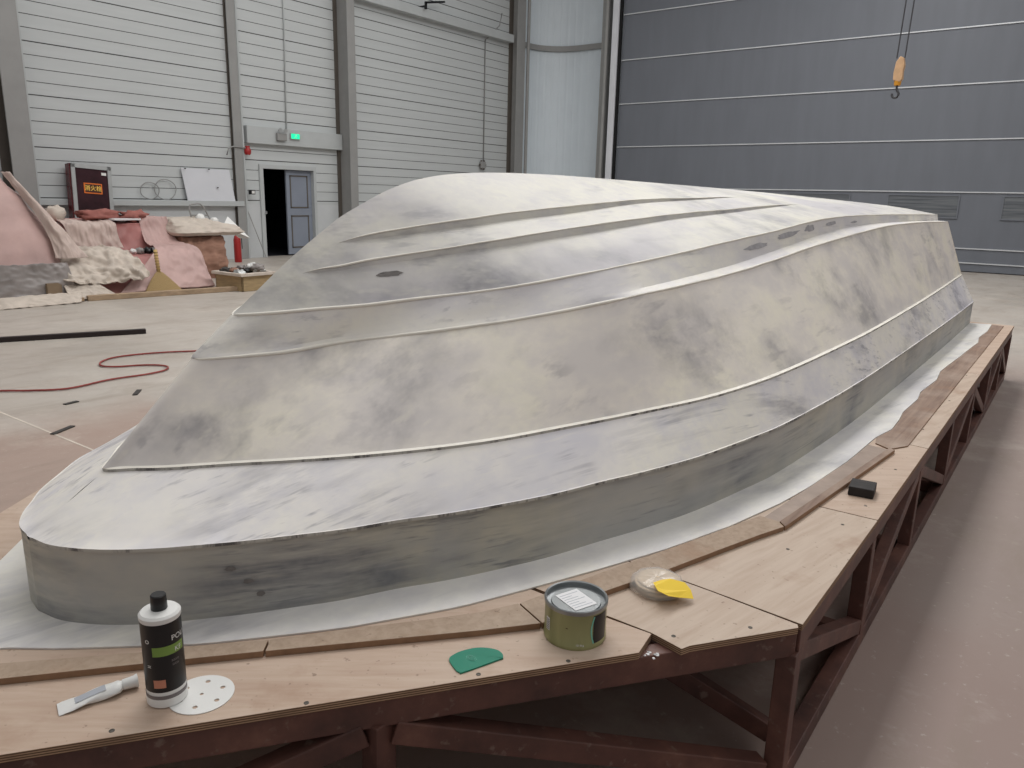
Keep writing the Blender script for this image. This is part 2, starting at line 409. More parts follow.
# curved corner of ribbed sheet and back wall
path = [(XW,20.5),(XW,20.95),(-15.42,21.35),(-15.2,21.72),(-14.85,22.0),(-14.4,22.13),(-13.8,22.15),(-13.0,22.15),(14,22.15)]
pl = catmull([(x,y,0) for x,y in path[:8]], 90)
b = MB(); pts = []
acc = 0
for i, p in enumerate(pl):
    if i: acc += (p-pl[i-1]).length
    d = (pl[min(i+1,89)]-pl[max(i-1,0)]).normalized(); nrm = Vector((d.y,-d.x,0))
    rib = .008 if (acc % .24) < .05 else 0
    pts.append(p + nrm*rib)
b.grid([[ (p.x,p.y,0) for p in pts],[(p.x,p.y,TOP) for p in pts]])
b.add([(-13.0,22.15,0),(14,22.15,0),(14,22.15,TOP),(-13.0,22.15,TOP)], [(0,1,2,3)])
struct(b.build('wall_back', M['corr'], fix=False))
b = MB()
bp = [(p.x+.0,p.y,0) for p in pl]
off = []
for i, p in enumerate(pl):
    d = (pl[min(i+1,89)]-pl[max(i-1,0)]).normalized(); nrm = Vector((d.y,-d.x,0)); off.append((p+nrm*.09, p+nrm*.02))
b.grid([[ (a.x,a.y,6.08) for a,_ in off],[(a.x,a.y,6.24) for a,_ in off],[(c.x,c.y,6.24) for _,c in off],[(c.x,c.y,6.08) for _,c in off],[ (a.x,a.y,6.08) for a,_ in off]])
struct(b.build('trim_5', M['greysteel']))

# hangar door
d = struct(thing('door_1','','door')) ; del d['label']; del d['category']
d.location = (0, YD, 0)
MB().box((-12.27,0,0.02),(9,.12,TOP)).build('door_leaf', M['bigdoor'], d)
for z in (.216,.554,1.861,3.06,4.296,5.53,6.787,8.0):
    MB().box((-12.27,-.03,z-.013),(9,0,z+.013)).build('door_rib', M['doorrib'], d)
for k in range(-1, 6):
    x0 = -4.41+2.475*k
    if x0 < -7.2: continue
    w = struct(MB().box((x0,YD-.015,1.27),(x0+1.545,YD+.02,1.765)).build('window_%d' % (k+2), M['glass']))
    f = MB()
    for a, c in (((x0-.03,1.24),(x0+1.575,1.27)),((x0-.03,1.765),(x0+1.575,1.79)),((x0-.03,1.27),(x0,1.765)),((x0+1.545,1.27),(x0+1.575,1.765))):
        f.box((a[0],YD-.03,a[1]),(c[0],YD,c[1]))
    f.build('window_frame', M['bigdoor'], w)
j = MB(); j.box((-12.55,21.22,0),(-12.35,21.34,TOP)); struct(j.build('trim_6', M['jamb'], bev=.01))
j = MB(); j.box((-12.35,21.28,0),(-12.27,21.36,TOP)); struct(j.build('trim_7', M['gap']))
j = MB(); j.box((-13.0,21.4,0),(-12.75,22.15,TOP)); j.lathe([(.06,0),(.06,TOP)], (-12.78,21.3,0), 12); struct(j.build('trim_8', M['greysteel']))

# doorway: frame, one closed leaf, room behind with its darkness put into the wall colour
d = bpy.data.objects.new('door_2', None); COL.objects.link(d); struct(d); d.location = (XW, 0, 0)
f = MB(); f.box((-.2,10.83,0),(.04,10.93,2.0)); f.box((-.2,12.35,0),(.04,12.43,2.0)); f.box((-.2,10.83,2.0),(.04,12.43,2.09))
f.build('door_frame', M['lightsteel'], d, bev=.004)
lf = MB().box((-.12,11.62,.03),(-.07,12.35,1.99)).build('door_leaf', M['greydoor'], d, bev=.003)
for za, zb in ((.18,.95),(1.12,1.88)):
    q = MB(); y0, y1 = 11.72, 12.24
    q.box((-.07,y0,za),(-.06,y0+.03,zb)); q.box((-.07,y1-.03,za),(-.06,y1,zb)); q.box((-.07,y0,za),(-.06,y1,za+.03)); q.box((-.07,y0,zb-.03),(-.06,y1,zb))
    q.build('panel_moulding', M['darksteel'], lf)
ol = MB().box((-.80,10.95,.03),(-.14,10.99,1.99)).build('door_leaf', M['greydoor'], d)
MB().bar((-.0,10.96,1.02),(.05,10.96,1.02),.02,.06).bar((.05,10.96,1.0),(.05,10.90,1.0),.02,.02).build('door_handle', M['alu'], d)
r = MB()
x0, x1, y0, y1 = XW-3, XW-.2, 10.5, 13
r.add([(x0,y0,0),(x1,y0,0),(x1,y0,2.3),(x0,y0,2.3)],[(0,1,2,3)]).add([(x0,y1,0),(x1,y1,0),(x1,y1,2.3),(x0,y1,2.3)],[(0,1,2,3)])
r.add([(x0,y0,0),(x0,y1,0),(x0,y1,2.3),(x0,y0,2.3)],[(0,1,2,3)]).add([(x0,y0,2.3),(x1,y0,2.3),(x1,y1,2.3),(x0,y1,2.3)],[(0,1,2,3)]).add([(x0,y0,.003),(x1,y0,.003),(x1,y1,.003),(x0,y1,.003)],[(0,1,2,3)])
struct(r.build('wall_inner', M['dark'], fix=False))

# ------------------------------------------------------------------ boat plug
XC = -1.945
ZT = .49
hull = thing('boat_hull', 'upside down sanded boat hull form, cream with grey patches, filling the steel table', 'boat', (XC, .65, ZT))
Bt = [(.650,.03),(.652,.037),(.659,.093),(.684,.157),(.739,.239),(.806,.309),(.885,.373),(.972,.439),(1.047,.489),(1.144,.553),(1.289,.627),(1.378,.681),(1.507,.747),(1.703,.831),(1.861,.881),(2.031,.94),(2.27,1.007),(2.566,1.06),(2.779,1.092),(3.156,1.117),(3.564,1.134),(4.157,1.144),(5.26,1.145),(6.3,1.142),(7.9,1.124)]
Ct = [(.85,0,.797),(.878,.034,.799),(.972,.142,.804),(1.008,.176,.806),(1.077,.24,.809),(1.157,.317,.812),(1.275,.417,.815),(1.401,.511,.818),(1.491,.57,.82),(1.638,.65,.823),(1.865,.74,.828),(2.146,.84,.833),(2.526,.95,.838),(2.98,1.014,.845),(3.665,1.045,.854),(4.334,1.06,.863),(5.56,1.05,.88),(6.556,1.03,.894),(8.0,.99,.914)]
Dt = [(1.118,0,1.049),(1.131,.024,1.05),(1.228,.085,1.053),(1.31,.127,1.056),(1.48,.19,1.071),(1.625,.285,1.086),(1.717,.357,1.096),(1.83,.435,1.111),(1.9,.485,1.121),(2.266,.647,1.166),(2.482,.70,1.186),(2.671,.722,1.196),(3.095,.749,1.218),(3.623,.767,1.256),(3.949,.774,1.283),(4.784,.787,1.335),(5.831,.799,1.378),(6.835,.808,1.386),(8.0,.816,1.378)]
Nt = [(1.125,0,1.058),(1.14,.022,1.059),(1.235,.080,1.062),(1.317,.120,1.066),(1.487,.182,1.082),(1.632,.276,1.098),(1.724,.347,1.109),(1.84,.424,1.124),(1.91,.474,1.134),(2.287,.633,1.183),(2.534,.672,1.199),(2.725,.688,1.211),(3.187,.709,1.24),(3.76,.718,1.288),(4.099,.721,1.316),(4.306,.723,1.334),(4.996,.727,1.372),(6.165,.731,1.388),(8.0,.735,1.382)]
Et = [(1.25,0,1.153),(1.262,.02,1.154),(1.338,.085,1.160),(1.445,.14,1.166),(1.55,.193,1.171),(1.662,.243,1.179),(1.775,.306,1.189),(1.887,.388,1.204),(1.96,.44,1.215),(2.05,.48,1.226),(2.424,.583,1.266),(2.802,.635,1.3),(3.217,.666,1.334),(3.816,.69,1.375),(4.154,.698,1.402),(4.557,.705,1.425),(5.2,.711,1.438),(6.376,.717,1.441),(8,.722,1.436)]
Kt = [(.86,.80),(.891,.832),(.951,.88),(1.056,.972),(1.143,1.057),(1.207,1.113),(1.275,1.17),(1.366,1.24),(1.449,1.299),(1.574,1.378),(1.654,1.425),(1.739,1.463),(1.861,1.512),(2.013,1.553),(2.167,1.575),(2.351,1.588),(2.581,1.595),(2.904,1.598),(3.612,1.593),(4.398,1.586),(5.572,1.571),(6.568,1.556),(8.0,1.532)]
def curve(T, y0, has_z=True):
    h = pchip([math.sqrt(max(t[0]-y0,0)) for t in T], [t[1] for t in T])
    z = pchip([t[0] for t in T], [t[2] for t in T]) if has_z else None
    return lambda y: (h(math.sqrt(max(y-y0,0))), z(y) if z else None)
cB = curve(Bt, .65, False); cC = curve(Ct, .85); cD = curve(Dt, 1.118); cN = curve(Nt, 1.125); cE = curve(Et, 1.25)
cK = pchip([k[0] for k in Kt], [k[1] for k in Kt])
cOff = pchip([.65,.73,.79,.857,1.0,1.1],[.03,.03,.021,.014,0,0])
NN = 190
G = [(i/(NN-1))**2.1 for i in range(NN)]
def line(fn, y0, z=None, dh=0, dz=0, y1=8.0):
    out = []
    for g in G:
        y = y0+(y1-y0)*g; h, zz1 = fn(y); k = min(1, h/.03)
        k = 1 if z is not None and z < .7 else k
        out.append((h+dh*k, y, (z if z is not None else zz1)+dz))
    return out
wob = lambda x, y, z, a, s: a*noise.noise(Vector((x*s, y*s, z*s)))
def place(rows, side):
    out = []
    for r in rows:
        out.append([(side*(h - (2*cOff(y)*max(0, min(1, 1-(z-.69)/.107)) if side < 0 else 0)), y-.65, z-ZT) for h, y, z in r])
    return out
def surf(name, rows, mat, wobble=0, parent=hull, both=True, label=None, cut=None):
    b = MB()
    for side in ((1,-1) if both else (1,)):
        R_ = [[(h + (wob(h,y,z,wobble,2.2) if h > .02 else 0), y, z + (wob(h+9,y,z,wobble*.5,9))) for h,y,z in r] for r in rows] if wobble else rows
        b.grid(place(R_, side))
    o = b.build(name, mat, parent, smooth=True, angle=28, fix=True)
    if label: o['label'] = label
    return o
def between(ra, rb, n):
    return [[tuple(a[k]*(1-u)+c[k]*u for k in range(3)) for a, c in zip(ra, rb)] for u in [i/n for i in range(n+1)]]
rB = line(cB, .65, ZT+.2, y1=7.93)
rBu = line(cB, .65, ZT+.2, dh=.006, y1=7.93); rBv = line(cB, .65, ZT+.192, dh=.006, y1=7.93); rBw = line(cB, .65, ZT+.192, y1=7.93)
rA = line(cB, .65, ZT+.004, y1=7.93)
rC = line(cC, .85); rCo = line(cC, .85, dh=.007, dz=.001); rCl = line(cC, .85, dh=.007, dz=-.007); rCi = line(cC, .85, dh=-.010, dz=.003)
rD = line(cD, 1.118); rDl = line(cD, 1.118, dz=-.004, dh=-.001)
rN = line(cN, 1.125)
rE = line(cE, 1.25)
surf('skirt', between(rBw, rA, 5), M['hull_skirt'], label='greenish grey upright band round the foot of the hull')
surf('gunwale_band', [rBu] + between(rB, rCl, 7), M['hull_band'])
surf('worn_shaded_edge', [rBw, rBv, rBu], M['wornshade'], label='worn edge line along the skirt, coloured darker as undercut shade')
surf('worn_shaded_edge', [rCl, rCo], M['wornshade'], label='thin dark line under the side bead')
surf('rub_rail', [rCo, rC, rCi], M['bead'], label='pale raised bead along the side')
surf('topside', between(rCi, rDl, 12), M['hull'], wobble=0)
surf('chine', [rDl, rD] + between(rD, rN, 3)[1:] + between(rN, rE, 4)[1:], M['hull_chine'])
# bottom with two clap steps (spray strakes) between keel and chine
uF = pchip([1.25,1.4,1.481,1.58,1.777,1.955,2.15,2.4,2.674,3.385,4.3,8], [.1,.27,.37,.5,.605,.637,.647,.645,.637,.625,.64,.66])
uG = pchip([1.25,1.5,1.627,1.658,1.847,2.078,2.319,2.522,2.674,3.411,4.263,8], [.05,.16,.258,.283,.39,.44,.443,.438,.43,.39,.39,.40])
dF = pchip([1.465,1.50,1.9,2.4,3.2,4.3,4.9,8], [0,.010,.022,.026,.020,.010,0,0])
dG = pchip([1.60,1.66,1.95,2.4,3.0,3.6,4.5,8], [0,.012,.024,.026,.018,.010,0,0])
def brow(u, dz=None, tilt=0):
    out = []
    for g in G:
        y = 1.25+6.75*g; h, z = cE(y); uu = u(y) if callable(u) else u
        k = cK(y); hh = h*uu; bul = .012*math.sin(PI*uu)*min(1, (y-1.25)/.5)
        z_ = k*(1-uu)+z*uu + bul
        q = dz(y) if dz else 0
        out.append((hh + q*.25, y, z_-q))
    return out
rows = []
rG = brow(uG); rGl = brow(uG, dG); rF = brow(uF); rFl = brow(uF, dF); rK = brow(0)
surf('bottom', between(rK, rG, 6), M['hull_top'])
surf('spray_strake', [rG, rGl] + between(rGl, rF, 5)[1:], M['hull_top'])
surf('spray_strake', [rF, rFl] + between(rFl, rE, 6)[1:], M['hull_top'])
# stem piece: close the gap between keel-line columns (from stem foot up to chine start) is on the centre plane; add narrow stem bead
def bead(name, row, r0, lab, f=None, side=1, a=0, e=None):
    pts = []; 
    P_ = [p for p in row if (f is None or f(p[1]) > .001)]
    b = MB(); n = 8; rows_ = []
    for i, (h, y, z) in enumerate(P_):
        if i % 1: continue
        t = min(1, i/6, (len(P_)-1-i)/6+.02)
        r = r0*t*(.8+.5*noise.noise(Vector((y*4, z*3, side))))
        dz = .0015*noise.noise(Vector((y*6, 3, side)))
        rows_.append([(side*(h+r*math.cos(q)), y-.65, z-ZT+dz+r*.8*math.sin(q)) for q in [2*PI*k/n for k in range(n)]])
    b.grid(rows_, closed=True)
    o = b.build(name, M['bead'], hull, smooth=True); o['label'] = lab; return o
for sd in (1, -1):
    bead('edge_bead', rE, .0062, 'bright filler line along the upper chine edge', side=sd)
    bead('edge_bead', rDl, .0075, 'bright filler line along the lower chine edge', side=sd)
    bead('edge_bead', rG, .0045, 'bright filler line on the upper spray strake', dG, sd)
    bead('edge_bead', rF, .0045, 'bright filler line on the lower spray strake', dF, sd)
def blemish(ra, rb, y0, y1, w0, w1, mat, seed, lab, off=(.0012,0,.0012)):
    # irregular worn spot following the surface between two hull lines
    def P(y, w):
        i = min(range(len(ra)), key=lambda k: abs(ra[k][1]*(1-w)+rb[k][1]*w-y)); i = max(1, min(len(ra)-2, i))
        ya = ra[i][1]*(1-w)+rb[i][1]*w; yb = ra[i+1][1]*(1-w)+rb[i+1][1]*w; t = (y-ya)/max(yb-ya, 1e-6)
        p = [(ra[i][k]*(1-w)+rb[i][k]*w)*(1-t)+(ra[i+1][k]*(1-w)+rb[i+1][k]*w)*t for k in range(3)]
        return (p[0]+off[0], p[1]-.65+off[1], p[2]-ZT+off[2])
    yc, wc = (y0+y1)/2, (w0+w1)/2; b = MB(); n = 26; rows_ = []
    for rr in (.02, .5, 1):
        rows_.append([P(yc+(y1-y0)/2*rr*math.cos(a)*(1+.55*noise.noise(Vector((2*math.cos(a),2*math.sin(a),seed)))), wc+(w1-w0)/2*rr*math.sin(a)*(1+.55*noise.noise(Vector((2*math.cos(a),2*math.sin(a),seed+9))))) for a in [2*PI*k/n for k in range(n)]])
    o = b.grid(rows_, closed=True).build('worn_spot', mat, hull, smooth=True); o['label'] = lab; return o
sp1 = simple('worn_spot_dark', srgb(112,108,106), .7, 0, .25, 30); sp2 = simple('worn_spot_grey', srgb(166,164,168), .6, 0, .2, 24)
blemish(rBw, rA, .925, .945, .30, .36, sp1, 1, 'small dark scuff on the skirt', (.0015,-.001,0))
blemish(rBw, rA, .957, .977, .50, .56, sp1, 2, 'small dark scuff on the skirt', (.0015,-.001,0))
blemish(rBw, rA, .980, .996, .69, .76, sp1, 3, 'small dark scuff on the skirt', (.0015,-.001,0))
blemish(rFl, rE, 1.65, 1.73, .22, .34, sp1, 4, 'dark worn spot under the lower strake')
for q, (ya, yb, wa, wb) in enumerate(((3.35,3.62,.35,.6),(3.75,4.05,.45,.75),(4.15,4.30,.4,.8),(4.5,4.7,.45,.7),(5.0,5.15,.3,.5))):
    blemish(rN, rE, ya, yb, wa, wb, sp2, 10+q, 'grey worn spot on the chine step')
# transom closing the stern
b = MB(); prof = [(rA[-1][0], rA[-1][1], rA[-1][2]), rB[-1], rC[-1], rD[-1], rN[-1], rE[-1], rF[-1], rG[-1], (0, 8.0, rK[-1][2])]
pts = [(h, y-.65, z-ZT) for h, y, z in prof]; pts += [(-h, y, z) for h, y, z in pts[:-1][::-1]]
b.add(pts, [tuple(range(len(pts)))]); b.build('transom', M['hull'], hull)

# flange laid on the table around the hull foot
fo = [(-1.88,.445),(-1.815,.53),(-1.709,.612),(-1.486,.817),(-1.351,.985),(-1.284,1.073),(-1.216,1.185),(-1.137,1.318),(-1.058,1.501),(-.969,1.721),(-.88,1.959),(-.797,2.241),(-.735,2.541),(-.705,2.765),(-.672,3.163),(-.664,3.447)]
rg = [(-.660,3.60),(-.632,3.78),(-.640,4.0),(-.655,4.15),(-.648,4.5),(-.668,4.7),(-.650,5.1),(-.675,5.4),(-.662,5.8),(-.650,6.1),(-.640,6.5),(-.628,6.8),(-.655,7.1),(-.640,7.5),(-.657,8.0)]
near = fo + rg
far = [(2*XC-x, y) for x, y in near[::-1]]
inner = [(XC+h-(.01 if y > .72 else 0), y) for h, y, z in rA]
b = MB(); zf = ZT+.0045
for_far = None
def resample(P, n):
    Pv = [Vector((x,y,0)) for x,y in P]; L = [0]
    for a, c in zip(Pv, Pv[1:]): L.append(L[-1]+(c-a).length)
    out = []
    for i in range(n):
        t = i/(n-1)*L[-1]; k = max(0, min(len(L)-2, next((j for j in range(len(L)-1) if L[j+1] >= t), len(L)-2)))
        u = (t-L[k])/max(L[k+1]-L[k],1e-9); p = Pv[k].lerp(Pv[k+1], u); out.append((p.x, p.y))
    return out
N2 = 160
ins = resample(inner, N2); outs = resample([(XC,.41)]+near, N2)
for sgn in (1, -1):
    fx_ = lambda p: (sgn*(p[0]-XC), p[1]-.65)
    A_ = [((p[0]-XC) if sgn > 0 else -(p[0]-XC-2*cOff(p[1])), p[1]-.65, zf-ZT) for p in ins]; O_ = [(*fx_(p), zf-ZT) for p in outs]; L_ = [(*fx_(p), .0005) for p in outs]
    mid = [tuple((a[k]+o[k])/2 for k in range(3)) for a, o in zip(A_, O_)]
    b.grid([A_, mid, O_, L_])
fl = b.build('flange', M['flange'], hull); fl['label'] = 'flat whitish skirt spread round the hull on the table top'

# ------------------------------------------------------------------ table
T0, T1 = .472, .49
slope = -.0098
RX = lambda y: -.43 + (y-1.78)*(-.0098)
LX = lambda y: 2*XC - RX(y)
ytab = 8.08
# outline: right long edge, chamfer to the bow, mirrored
cham = lambda t: (-.43-1.016*t, 1.784-1.386*t)      # t=0 at the corner, t=1 at the frame's left
tn = 1.2
FS = .12
outline = [(RX(ytab),ytab),(-.43,1.784),cham(tn),(2*XC-cham(tn)[0],cham(tn)[1]),(2*XC+.43,1.784),(LX(ytab),ytab)]
tab = thing('steel_table_frame', 'low dark red steel truss table frame standing on the floor under the hull', 'table frame', (XC, 4, 0))
def tp(p): return (p[0]-XC, p[1]-4, p[2])
def sbar(p, q, w, h, name): return MB().bar(tp(p), tp(q), w, h).build(name, M['steel'], tab, bev=.003)
ins_ = .028
IR = lambda y: RX(y)-ins_
zb_, ztp = .035, .438
corner = (IR(1.80), 1.80); c2 = (2*XC-corner[0]+FS, 1.80)
cn = (cham(tn)[0]+.005-.02, cham(tn)[1]+.03); cn2 = (2*XC-cn[0]+FS, cn[1])
ring = [((IR(ytab-.03),ytab-.03), corner), (corner, cn), (cn, cn2), (cn2, c2), (c2, (2*XC-IR(ytab-.03)+FS, ytab-.03)), ((2*XC-IR(ytab-.03)+FS, ytab-.03), (IR(ytab-.03), ytab-.03))]
for a, c in ring:
    sbar((*a, ztp), (*c, ztp), .045, .068, 'top_beam')
    sbar((*a, zb_), (*c, zb_), .05, .06, 'bottom_beam')
ys = [1.80,2.64,3.53,4.48,5.42,6.33,7.22,8.05]
for sd in (1, -1):
    for i, y in enumerate(ys):
        x = IR(y) if sd == 1 else 2*XC-IR(y)+FS
        sbar((x,y,.06),(x,y,.41), .05, .05, 'post')
    for i in range(len(ys)-1):
        xa, xb = [(IR(v) if sd == 1 else 2*XC-IR(v)+FS) for v in (ys[i], ys[i+1])]
        if i % 2 == 0: sbar((xa,ys[i]+.02,.40),(xb,ys[i+1]-.02,.09), .045,.05, 'diagonal_brace')
        else: sbar((xa,ys[i]+.02,.09),(xb,ys[i+1]-.02,.40), .045,.05, 'diagonal_brace')
for y in ys[1:]:
    sbar((IR(y)-.03,y,.44),(2*XC-IR(y)+.03+FS-.06,y,.44), .05, .06, 'cross_beam')
    sbar((IR(y)-.03,y,.035),(2*XC-IR(y)+.03+FS-.06,y,.035), .05, .06, 'cross_beam')
# chamfer trusses
for sd in (1, -1):
    mx = lambda p: p if sd == 1 else (2*XC-p[0]+FS, p[1])
    pm = (-1.045+.0, .955); pm = (pm[0]-.02, pm[1]+.015)
    A_, B_, C_ = corner, pm, cn
    sbar((*mx(B_),.06),(*mx(B_),.41), .055,.05, 'post'); sbar((*mx(C_),.06),(*mx(C_),.41), .05,.05, 'post')
    l1 = lambda a, c, t: (a[0]*(1-t)+c[0]*t, a[1]*(1-t)+c[1]*t)
    sbar((*mx(l1(B_,A_,.03)),.385),(*mx(l1(B_,A_,.95)),.075), .05,.055, 'diagonal_brace')
    sbar((*mx(l1(B_,C_,.03)),.39),(*mx(l1(B_,C_,.95)),.085), .05,.055, 'diagonal_brace')
    sbar((*mx((-.93,1.60)),.42),(*mx((-.52,1.92)),.07), .05,.05, 'diagonal_brace')
    sbar((*mx((-1.16,1.35)),.44),(*mx((-1.16,2.62)),.44), .05, .06, 'cross_beam')

# plywood sheets (each one a thing), split along the joints seen in the photo
def sheet(pts, label, mat='ply', z0=T0, z1=T1):
    o = MB().prism(pts, z0, z1, 0, 1).build('plywood_sheet', [M[mat], M['plyedge']], bev=.0012)
    return tag(o, label, 'plywood sheet', 'plywood sheets on the table')
g = .0022
c12 = cham(tn)
sheet([(-.95,1.51),(-.706,1.521),(-.692,1.431),cham(1.0),c12,(-1.945-.002,c12[1]),(-1.945-.002,1.51)],
      'plywood sheet under the bottle, tube, scraper and green can along the near edge')
sheet([(-1.944,1.516),(-.707,1.5245),(-.622,1.508),(-.612,1.533),(-.437,1.776),(-.444,1.790),(-.674,1.808),(-1.944,1.86)], 'plywood sheet with the clear bag and yellow paper on it', 'ply2')
sheet([(-1.944,1.865),(-.674,1.8125),(-.4335,1.797),(RX(2.61),2.612),(-.611,2.607),(-1.944,2.56)], 'plywood sheet at the table corner next to the bag with the yellow paper', 'ply2')
sheet([(-1.944,2.565),(-.611,2.612),(RX(2.62),2.617),(RX(3.585),3.585),(-.534,3.596),(-1.944,3.65)], 'plywood sheet carrying the small black rubber block', 'ply')
sheet([(-1.944,3.655),(-.534,3.601),(RX(3.59),3.590),(RX(5.5),5.5),(-1.944,5.5)], 'long plywood strip along the right edge beyond the black block', 'ply2')
sheet([(-1.944,5.503),(RX(5.5),5.503),(RX(ytab),ytab),(-1.944,ytab)], 'farthest plywood strip at the stern end of the table', 'ply')
sheet([(-1.950,c12[1]),(2*XC-c12[0]+FS,c12[1]),(2*XC+.43+FS,1.784),(LX(4.4)+FS,4.4),(-1.950,4.4)], 'plywood sheet on the far side of the bow', 'ply')
sheet([(-1.950,4.403),(LX(4.4)+FS,4.403),(LX(ytab)+FS,ytab),(-1.950,ytab)], 'plywood sheet hidden behind the hull on the far side', 'ply')

# planks around the flange
def plank(pts, label, h=.016, mat='mdf'):
    o = MB().prism(pts, T1, T1+h, 0, 1).build('wooden_plank', [M[mat], M['mdfside']], bev=.0015)
    return tag(o, label, 'plank', 'planks round the flange')
plank([(-1.84,.40),(-1.727,.503),(-1.545,.703),(-1.464,.805),(-1.365,.915),(-1.336,.88),(-1.421,.779),(-1.669,.48),(-1.80,.33)], 'brown plank behind the tube and bottle at the left')
plank([(-1.362,.918),(-1.248,1.076),(-1.14,1.215),(-1.067,1.318),(-1.022,1.408),(-.924,1.368),(-1.017,1.251),(-1.333,.883)], 'brown plank between the bottle and the green can')
plank([(-1.019,1.411),(-.941,1.695),(-.834,2.045),(-.743,2.357),(-.680,2.352),(-.653,2.321),(-.691,2.211),(-.746,2.033),(-.811,1.815),(-.881,1.608),(-.921,1.371)], 'worn brown plank running behind the can and the clear bag')
plank([(-.678,2.357),(-.573,3.43),(-.547,3.417),(-.650,2.325)], 'narrow brown plank beside the small black block', mat='plank_old')
o = MB().prism([(-.735,2.365),(-.701,2.765),(-.668,3.163),(-.658,3.447),(-.577,3.43),(-.682,2.362)], T1, T1+.007).build('laminate_strip', M['laminate'])
tag(o, 'bare brownish laminate strip between white flange and narrow plank', 'laminate strip')
edge = [(x+.004, y) for x, y in rg if y < 7.99]
o = plank([(-.573,3.45)] + [(-.640,3.5)] + edge + [(-.652,7.95),(-.561,7.95),(-.541,5.6),(-.521,3.55)], 'long worn brown board along the stern half of the flange', .006, 'plank_old')

# ------------------------------------------------------------------ items on the table
# bottle
bt = thing('polish_bottle', 'black and white bottle with black cap standing on the plywood left of the perforated disc', 'bottle', (-1.392, .688, ZT), math.radians(-36)); bt.location.x += .025; bt.location.y -= .014
pr = [(.034,0),(.0385,.004),(.0385,.195),(.036,.203),(.0335,.206)]
MB().lathe([(.034,0),(.0385,.004),(.0388,.020),(.0378,.024),(.0378,.185),(.0392,.189),(.0392,.196),(.035,.2005),(.014,.203),(.013,.207)], n=48).build('body', M['white'], bt, smooth=True, angle=35)
MB().lathe([(.0382,.0375),(.0383,.186)], n=48, cap=False).build('label_wrap', M['black'], bt, smooth=True)
MB().lathe([(.0382,.010),(.0386,.030)], n=48, cap=False).build('grey_band', M['greyband'], bt, smooth=True)
MB().lathe([(.015,.203),(.0155,.204),(.0148,.232),(.013,.234)], n=28).build('cap', M['black'], bt, smooth=True, angle=35)
def patch(a0, a1, z0, z1, r, name, mat, par, tilt=0):
    b = MB(); n = 14; rows = []
    for z in (z0, z1):
        rows.append([(r*math.cos(a0+(a1-a0)*i/n), r*math.sin(a0+(a1-a0)*i/n), z+tilt*i/n) for i in range(n+1)])
    return b.grid(rows).build(name, mat, par, smooth=True, fix=False)
# facing the camera: camera lies toward local direction; compute its angle
def camang(o):
    return math.atan2(0-o.location.y, 0-o.location.x) - o.rotation_euler.z
ca = camang(bt)
patch(ca-.55, ca+1.15, .118, .138, .0386, 'green_stripe', M['limeband'], bt)
patch(ca-.62, ca-.02, .048, .066, .0386, 'orange_stripe', M['orangeband'], bt)
def text_on_cyl(body, size, ang, z, r, mat, par, name, font=None, flat=.0004):
    c = bpy.data.curves.new(name, 'FONT'); c.body = body; c.size = size; c.align_x = 'CENTER'; c.extrude = 0
    o = bpy.data.objects.new(name, c); COL.objects.link(o)
    dg = bpy.context.evaluated_depsgraph_get(); me = bpy.data.meshes.new_from_object(o.evaluated_get(dg))
    bpy.data.objects.remove(o); bpy.data.curves.remove(c)
    for v in me.vertices:
        a = ang + v.co.x/r; zc = z+v.co.y
        v.co = ((r+flat)*math.cos(a), (r+flat)*math.sin(a), zc)
    return link(name, me, mat, par)
text_on_cyl('POLI', .016, ca+.85, .147, .0386, M['white'], bt, 'print')
text_on_cyl('KF', .014, ca+.75, .122, .0389, M['white'], bt, 'print')
text_on_cyl('o', .018, ca-.78, .146, .0386, M['white'], bt, 'print')
text_on_cyl('=', .016, ca-.78, .09, .0386, M['white'], bt, 'print')
text_on_cyl('aaao\nooa', .009, ca+.55, .102, .0386, M['greyband'], bt, 'print')

# squeezed white tube
tb = thing('squeezed_tube', 'squeezed white tube lying on the plywood left of the bottle', 'tube', (-1.473,.583,ZT), math.atan2(.655-.515, -1.452+1.497)); tb.scale = (1.12,1.25,1.1)
n = 18; rows = []
for i in range(13):
    t = i/12; x = -.062+.098*t; w = .0165*(1-.10*t); h = .0015+.0095*(t**.8)
    rows.append([(x, w*math.cos(2*PI*j/n) + .002*math.sin(9*t+j), .0125*0+max(.0008, h*(1+math.sin(2*PI*j/n)) )) for j in range(n)])
rows.append([(.042, .008*math.cos(2*PI*j/n), .012+.008*math.sin(2*PI*j/n)) for j in range(n)])
b = MB().grid(rows, closed=True); b.f.append(list(range(n))); b.mi.append(0); b.f.append([12*n+n+j for j in range(n)][::-1]); b.mi.append(0)
b.build('tube_body', M['white'], tb, smooth=True, angle=50)
b = MB().lathe([(.0085,0),(.0095,.002),(.0105,.020),(.0125,.026)], n=20)
b.v = [(.042+z, x, .0125+y) for x, y, z in b.v]; b.build('tube_cap', M['white'], tb, smooth=True, angle=40)
q = MB(); q.grid([[(-.035+.05*i/6, yy, .0032+.0188*((.27+.5*i/6)**.8)+.0004) for i in range(7)] for yy in (-.008,.008)])
q.build('printed_label', M['ink'], tb, fix=False)

